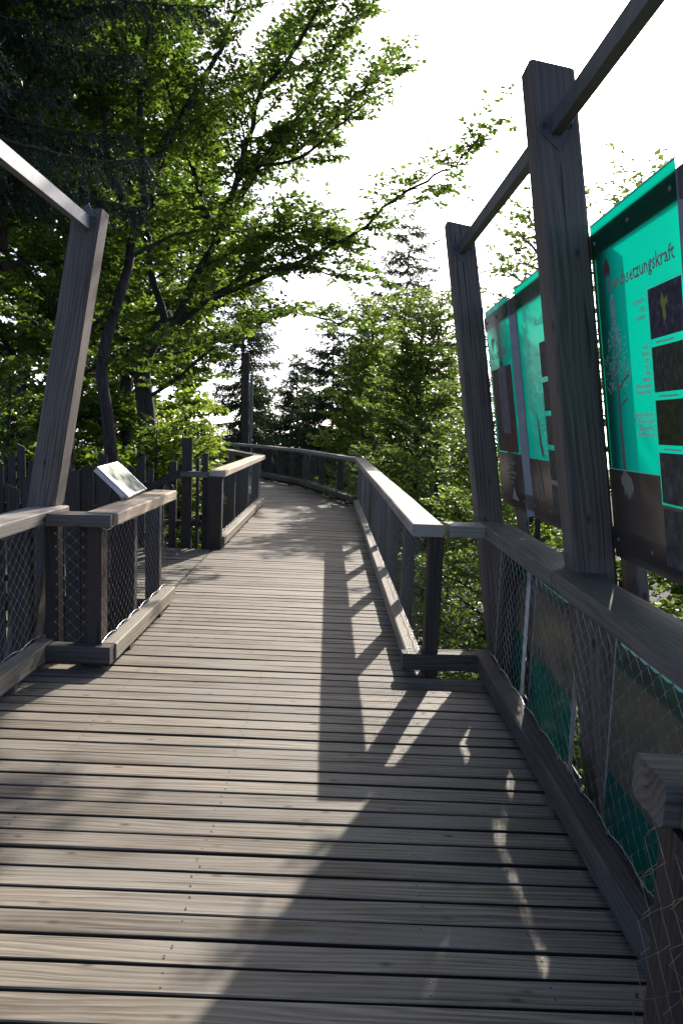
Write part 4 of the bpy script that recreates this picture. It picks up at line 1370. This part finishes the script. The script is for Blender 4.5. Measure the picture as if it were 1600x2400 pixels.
t = Tree('beech_tree', 'beech with a straight dark trunk behind the lone left post', (-4.35, 11.9, ground_z(-4.35, 11.9)), GB, 103, 'leaf', leaf=.088)
t.wood(smooth_path([(-4.35, 11.9, ground_z(-4.35, 11.9) - .2), (-4.3, 11.7, -3), (-4.3, 11.5, 1.23), (-4.26, 11.5, 2.85), (-4.23, 11.6, 4.12), (-4.26, 11.7, 5.39), (-4.39, 11.8, 6.64), (-4.53, 12.0, 7.93), (-4.6, 12.1, 9.4)]), np.linspace(.20, .05, 33), 8)
for k, (z, az, L) in enumerate([(2.2, -.4, 1.7), (2.9, 3.3, 1.9), (3.4, -.9, 1.8), (4.0, 2.2, 1.8), (4.5, .2, 1.9), (5.0, 3.9, 1.9), (5.6, -.6, 2.0), (6.2, 1.6, 1.9), (6.8, -.1, 2.0), (7.4, 3.4, 1.8), (8.0, .8, 1.7), (8.8, 4.6, 1.6), (3.2, 4.7, 1.8), (5.2, 5.2, 1.9), (7.0, 5.0, 1.7), (3.7, 5.6, 1.8), (4.8, 4.3, 1.7), (6.0, 5.7, 1.9), (6.6, 4.1, 1.8), (7.7, 5.8, 1.8), (2.6, 5.5, 1.6)]):
    d = np.array([math.cos(az), math.sin(az), .45])
    p = np.array([-4.28 - .03 * z, 11.6, z])
    t.limb([p, p + d * L * .5, p + d * L + [0, 0, -.1]], .035, .006, 1.0, .24, .15, **kw)
NL += t.finish()

t = Tree('beech_tree', 'beech filling the left picture edge above the pickets', (-4.6, 9.6, ground_z(-4.6, 9.6)), GB, 104, 'leaf', leaf=.082)
t.auto((-4.7, 9.5, ground_z(-4.7, 9.5)), 20, .50, 2.0, .16, 40, lean=(.5, .3), sub=1.0, gap=.26, twig=.36, per_m=22)
NL += t.finish()

GBB = 'background broadleaf trees on the left'
for k, (x, y, h, rad, nl, lab) in enumerate([
        (-6.3, 14.5, 21, 2.6, 26, 'background beech glimpsed at the far left behind the nearer stems'),
        (-5.0, 16.8, 22, 2.6, 26, 'background beech seen between the trunks left of the bend'),
        (-7.6, 19.5, 24, 3.0, 24, 'pale background beech deep in the wood on the left'),
        (-4.4, 20.6, 19, 2.3, 22, 'background beech with its crown above the inner bend railing')]):
    t = Tree('beech_tree', lab, (x, y, ground_z(x, y)), GBB, 120 + k, 'leaf_light' if k in (1, 2) else 'leaf', leaf=.155)
    t.auto((x, y, ground_z(x, y)), h, .30, rad, .24, nl + 12, lean=(.3, 0), sub=1.3, gap=.30, twig=.5, per_m=17)
    NL += t.finish()

# bright bush by the gate
GU = 'leafy young trees beside the boardwalk'
t = Tree('young_beech', 'bright yellow-green young beech leaning over the far left railing by the gate', (-3.0, 12.9, ground_z(-3, 12.9)), GU, 140, 'leaf_light', leaf=.085)
t.wood(smooth_path([(-3.0, 12.9, ground_z(-3, 12.9)), (-2.95, 12.9, -3), (-2.8, 12.8, .2), (-2.7, 12.8, 1.8)]), np.linspace(.08, .03, 13), 6)
for (z, az, L, el) in ((-.2, -1.5, 1.0, .1), (-.6, -2.0, 1.1, .1), (.1, -.6, .85, .35), (.3, -1.2, 1.0, .4), (.5, -2.2, 1.1, .3), (.7, 0, .7, .4), (.9, -.8, .85, .45), (1.0, -1.7, 1.0, .4), (1.2, .5, .7, .4), (1.3, -1.0, .8, .5), (1.5, 2.4, .9, .5), (1.7, -.2, .6, .6), (-1.2, -1.3, 1.0, .1), (-1.7, -1.9, 1.0, .0), (.2, 2.6, 1.0, .3)):
    p = np.array([-2.8, 12.8, z]); d = np.array([math.cos(az) * math.cos(el), math.sin(az) * math.cos(el), math.sin(el)])
    t.limb([p, p + d * L * .5, p + d * L], .018, .004, .6, .16, .1, per_m=26, twig=.30)
NL += t.finish(light=.18)

t = Tree('young_beech', 'leafy shrub crown rising behind the picket gate', (-3.1, 11.4, ground_z(-3.1, 11.4)), GU, 141, 'leaf', leaf=.08)
t.auto((-2.75, 11.5, ground_z(-2.75, 11.5)), 9.6, .55, .85, .06, 26, lean=(-.15, .1), sub=.55, gap=.18, twig=.28, per_m=26)
NL += t.finish(light=.1)
t = Tree('young_beech', 'dense dark shrub behind the left palisade', (-4.3, 8.7, ground_z(-4.3, 8.7)), GU, 142, 'leaf', leaf=.08)
t.auto((-5.2, 11.2, ground_z(-5.2, 11.2)), 10.5, .6, 1.3, .08, 22, lean=(.2, .1), sub=.75, gap=.24, twig=.3, per_m=22)
NL += t.finish()

# --- right of the walk
GR = 'broadleaf trees right of the boardwalk'
t = Tree('hornbeam_tree', 'leafy crown just below the right railing corner, seen through the gap', (2.3, 8.6, ground_z(2.3, 8.6)), GR, 201, 'leaf', leaf=.075)
t.auto((2.3, 8.6, ground_z(2.3, 8.6)), 8.6, .42, 1.35, .10, 40, lean=(-.2, -.2), sub=.8, gap=.20, twig=.32, per_m=26)
NL += t.finish(light=.05)
t = Tree('hornbeam_tree', 'crown rising outside the long right railing with sunny upper leaves', (2.2, 11.8, ground_z(2.2, 11.8)), GR, 202, 'leaf_far', leaf=.08)
t.auto((2.3, 11.8, ground_z(2.3, 11.8)), 10.2, .45, 1.55, .12, 42, lean=(-.1, 0), sub=.9, gap=.22, twig=.34, per_m=24)
NL += t.finish(light=.05)
t = Tree('hornbeam_tree', 'shaded leafy crown behind the low panels at the right', (3.6, 6.0, ground_z(3.6, 6.0)), GR, 203, 'leaf', leaf=.078)
t.auto((3.7, 6.2, ground_z(3.7, 6.2)), 8.7, .5, 1.6, .10, 34, lean=(.1, 0), sub=.9, gap=.22, twig=.34, per_m=22)
NL += t.finish()
t = Tree('hornbeam_tree', 'tall loose tree behind the two leaning posts, its top between them', (1.95, 7.6, ground_z(1.95, 7.6)), GR, 204, 'leaf_far', leaf=.058)
t.auto((2.05, 7.6, ground_z(2.05, 7.6)), 11.3, .86, .64, .05, 26, lean=(-.2, 0), sub=.42, gap=.20, twig=.22, per_m=28)
NL += t.finish()
t = Tree('hornbeam_tree', 'big bushy tree right of the straight railing in the middle distance', (2.0, 18.3, ground_z(2.0, 18.3)), GR, 205, 'leaf_far', leaf=.10)
t.auto((2.0, 18.6, ground_z(2.0, 18.6)), 14.0, .38, 2.1, .16, 64, lean=(-.2, 0), sub=1.2, gap=.26, twig=.4, per_m=20)
NL += t.finish(light=.05)
t = Tree('hornbeam_tree', 'yellow-tipped tree standing behind the bend railing on the right', (.3, 23.5, ground_z(.3, 23.5)), GR, 206, 'leaf_light', leaf=.10)
t.auto((.75, 24.0, ground_z(.75, 24.0)), 15.6, .40, 2.2, .14, 58, lean=(0, 0), sub=1.2, gap=.28, twig=.4, per_m=18)
NL += t.finish()
t = Tree('hornbeam_tree', 'tree showing only its brown-green tip right of the nearer post', (2.95, 7.7, ground_z(2.95, 7.7)), GR, 207, 'leaf_far', leaf=.075)
t.auto((2.95, 7.7, ground_z(2.95, 7.7)), 11.5, .5, .95, .09, 30, lean=(-.15, 0), sub=.6, gap=.26, twig=.30, per_m=19)
NL += t.finish()
t = Tree('hornbeam_tree', 'low wide crown filling the view beneath the right panels', (5.6, 9.5, ground_z(5.6, 9.5)), GR, 208, 'leaf', leaf=.09)
t.auto((5.4, 9.8, ground_z(5.4, 9.8)), 9.0, .45, 2.2, .13, 34, lean=(0, 0), sub=1.1, gap=.28, twig=.4, per_m=19)
NL += t.finish()
t = Tree('hornbeam_tree', 'shaded low crown under the boardwalk edge seen through the netting', (1.9, 14.6, ground_z(1.9, 14.6)), GR, 209, 'leaf', leaf=.085)
t.auto((2.1, 15.2, ground_z(2.1, 15.2)), 10.3, .45, 1.5, .11, 32, lean=(-.2, 0), sub=.9, gap=.26, twig=.36, per_m=21)
NL += t.finish()


# --- conifers
def spruce(label, name, x, y, top, zlow, rmax, seed, group, mat='needle', step=.42, dens=1.0, gz=None, trunk_r=.16, blade=.05, droop=.35, lichen=True):
    r = np.random.default_rng(seed)
    gz = ground_z(x, y)
    e = empty(name, (x, y, gz))
    tag(e, label, 'conifer', group)
    hz = np.linspace(gz, top, 12)
    pts = np.stack([x + .04 * np.sin(hz), y + .04 * np.cos(hz * .7), hz], -1)
    wV, wF = tube_vf(pts, np.linspace(trunk_r, .012, 12), 7)
    wVs, wFs, nw = [wV], [wF], len(wV)
    LV, LN = [], 0
    a0, a1, tr = [], [], []
    z = top - .15
    while z > zlow:
        f = (top - z) / (top - zlow)
        rad = rmax * (f ** .75) * r.uniform(.8, 1.15) + .08
        nb = int(4 + 3 * min(1, f * 2))
        az0 = r.uniform(0, 6.28)
        for k in range(nb):
            az = az0 + k * 6.283 / nb + r.normal(0, .25)
            L = rad * r.uniform(.7, 1.15)
            m = max(4, int(L / .16))
            u = np.linspace(0, 1, m + 1)
            d = np.array([math.cos(az), math.sin(az), 0])
            lift = (.25 - .55 * f) * L
            bp = np.array([x, y, z + r.uniform(-.5, .5) * step]) + d * (L * u)[:, None] + np.array([0, 0, 1.0]) * (lift * u - droop * L * u ** 2 * .5 + .22 * L * u ** 3)[:, None]
            bp += np.cumsum(r.normal(0, .012, bp.shape), axis=0)
            V, F = tube_vf(bp, np.linspace(.012 + .012 * L, .004, m + 1), 3, nw)
            wVs.append(V); wFs.append(F); nw += len(V)
            # side sprays
            ns = int(L / .05 * dens)
            if ns < 2: ns = 2
            t = np.linspace(.12, 1.0, ns) + r.uniform(-.02, .02, ns)
            t = np.clip(t, 0, 1)
            a = np.stack([np.interp(t * m, np.arange(m + 1), bp[:, c]) for c in range(3)], -1)
            hd = np.array([-d[1], d[0], 0])
            sg = np.where(np.arange(ns) % 2 == 0, 1.0, -1.0)[:, None]
            td = d * .6 + hd * sg * r.uniform(.5, .9, (ns, 1)) + np.array([0, 0, -1.0]) * r.uniform(.3, 1.3, (ns, 1)) * (.5 + f)
            td /= np.linalg.norm(td, axis=1, keepdims=True)
            sl = r.uniform(.16, .55, ns) * (1.1 - .45 * t) * (.55 + .6 * min(1, L))
            a0.append(a); a1.append(a + td * sl[:, None])
            tip = bp[-1]
            a0.append(bp[-2:-1]); a1.append((tip + d * .12)[None])
        z -= step * r.uniform(.75, 1.25) * (.6 + .5 * f)
    A0, A1 = np.vstack(a0), np.vstack(a1)
    ok = ~(corridor(A0) | corridor(A1)); A0, A1 = A0[ok], A1[ok]
    # needles: blades along each spray
    d = A1 - A0; L = np.linalg.norm(d, axis=1); dn = d / (L[:, None] + 1e-9)
    sp = blade * .30
    cnt = np.maximum(3, (L / sp).astype(int))
    idx = np.repeat(np.arange(len(L)), cnt)
    k = np.concatenate([np.arange(c) for c in cnt])
    tt = (k + r.uniform(0, 1, len(k))) / cnt[idx]
    P = A0[idx] + d[idx] * tt[:, None]
    ax = dn[idx] * .75 + r.normal(0, .55, (len(k), 3)); ax /= np.linalg.norm(ax, axis=1, keepdims=True)
    sd = np.cross(ax, r.normal(0, 1, (len(k), 3))); sd /= np.linalg.norm(sd, axis=1, keepdims=True) + 1e-9
    bl = blade * r.uniform(.7, 1.3, (len(k), 1))
    w = blade * .20
    V = np.stack([P + sd * w, P - sd * w, P + ax * bl], 1).reshape(-1, 3)
    F = np.arange(len(V)).reshape(-1, 3)
    o0 = np.array(e.location)
    obj('crown', np_mesh('crown', V - o0, F, M[mat], tone=np.repeat(r.random(len(L)), cnt)), e)
    # shoots
    tri = np.vstack([np.vstack(wFs)[:, [0, 1, 2]], np.vstack(wFs)[:, [0, 2, 3]]])
    WV = np.vstack(wVs)
    i = np.arange(len(A0)) * 3 + nw
    SV = np.stack([A0 + [.003, 0, 0], A0 - [.003, 0, 0], A1], 1).reshape(-1, 3)
    tri = np.vstack([tri, np.stack([i, i + 1, i + 2], -1)])
    WV = np.vstack([WV, SV])
    bad = corridor(WV); tri = tri[~bad[tri].any(axis=1)]
    obj('trunk', np_mesh('trunk', WV - o0, tri, M['bark_spruce'], smooth=True), e)
    if lichen:
        # beard lichen hanging from inner branches
        n = min(len(A0), 260)
        q = A0[r.choice(len(A0), n, replace=False)]
        q = q[np.hypot(q[:, 0] - x, q[:, 1] - y) < rmax * .75]
        n = len(q)
        ln = r.uniform(.12, .4, (n, 1)); az = r.uniform(0, 3.14, n)
        h = np.stack([np.cos(az), np.sin(az), 0 * az], -1) * .018
        V = np.stack([q + h, q - h, q + np.array([0, 0, -1.0]) * ln + r.normal(0, .02, (n, 3))], 1).reshape(-1, 3) - o0
        o = obj('beard_lichen', np_mesh('beard_lichen', V, np.arange(len(V)).reshape(-1, 3), M['lichen']), e)
        o['kind'] = 'stuff'
    return len(F)


GS = 'spruces beyond the bend'
NS = 0
NS += spruce('pointed spruce whose tip stands alone against the white sky in the centre', 'spruce_tree', 2.35, 32, 10.7, -4, 4.7, 301, GS, step=.50, blade=.13, droop=.5)
NS += spruce('dark dense spruce right of the sky gap above the bend railing', 'spruce_tree', -.55, 31, 6.6, -5, 3.6, 302, GS, step=.32, blade=.12, dens=1.3)
NS += spruce('spruce with drooping lichen branches left of the sky gap', 'spruce_tree', -4.1, 30, 11.5, -4, 2.4, 303, GS, step=.46, blade=.12, trunk_r=.17)
NS += spruce('short spruce low in the sky gap above the far railing', 'spruce_tree', -2.2, 34, 5.0, -5, 3.2, 304, GS, step=.30, blade=.12, dens=1.4)
NS += spruce('spruce standing dark behind the bushy middle tree', 'spruce_tree', 4.6, 30, 7.5, -4, 3.2, 305, GS, step=.5, blade=.13)
NS += spruce('spruce half hidden behind the straight railing trees', 'spruce_tree', .9, 37, 7.2, -4, 3.4, 306, GS, step=.5, blade=.14)
NS += spruce('tall spruce deep behind the left beeches', 'spruce_tree', -8.0, 26, 14, -3, 3.2, 307, GS, step=.6, blade=.13)
NS += spruce('spruce showing between the right leaning posts far behind', 'spruce_tree', 8.5, 33, 6.5, -4, 3.4, 308, GS, step=.6, blade=.14)
NS += spruce('low spruce just right of the steel mast behind the far railing', 'spruce_tree', -4.4, 37, 4.2, -5, 2.8, 309, GS, step=.32, blade=.13, dens=1.4)
# old spruce stem beside the mast
o = tube('bare_spruce_stem', smooth_path([(-3.62, 27.6, ground_z(-3.6, 27.6)), (-3.6, 27.6, -2), (-3.64, 27.6, 2), (-3.66, 27.6, 4.3)]), np.linspace(.15, .11, 13), M['bark_spruce'], None, 8)
tag(o, 'bare brown tree stem right next to the steel mast', 'tree trunk')
# near fir overhead at the top left
NS += spruce('dark fir hanging blue-green boughs into the top left corner', 'fir_tree', -4.9, 8.3, 12.5, 4.55, 3.1, 310, None, 'needle_fir', step=.30, dens=2.2, blade=.058, trunk_r=.2, droop=.30, lichen=True)

print("leaves", NL, "needle blades", NS)
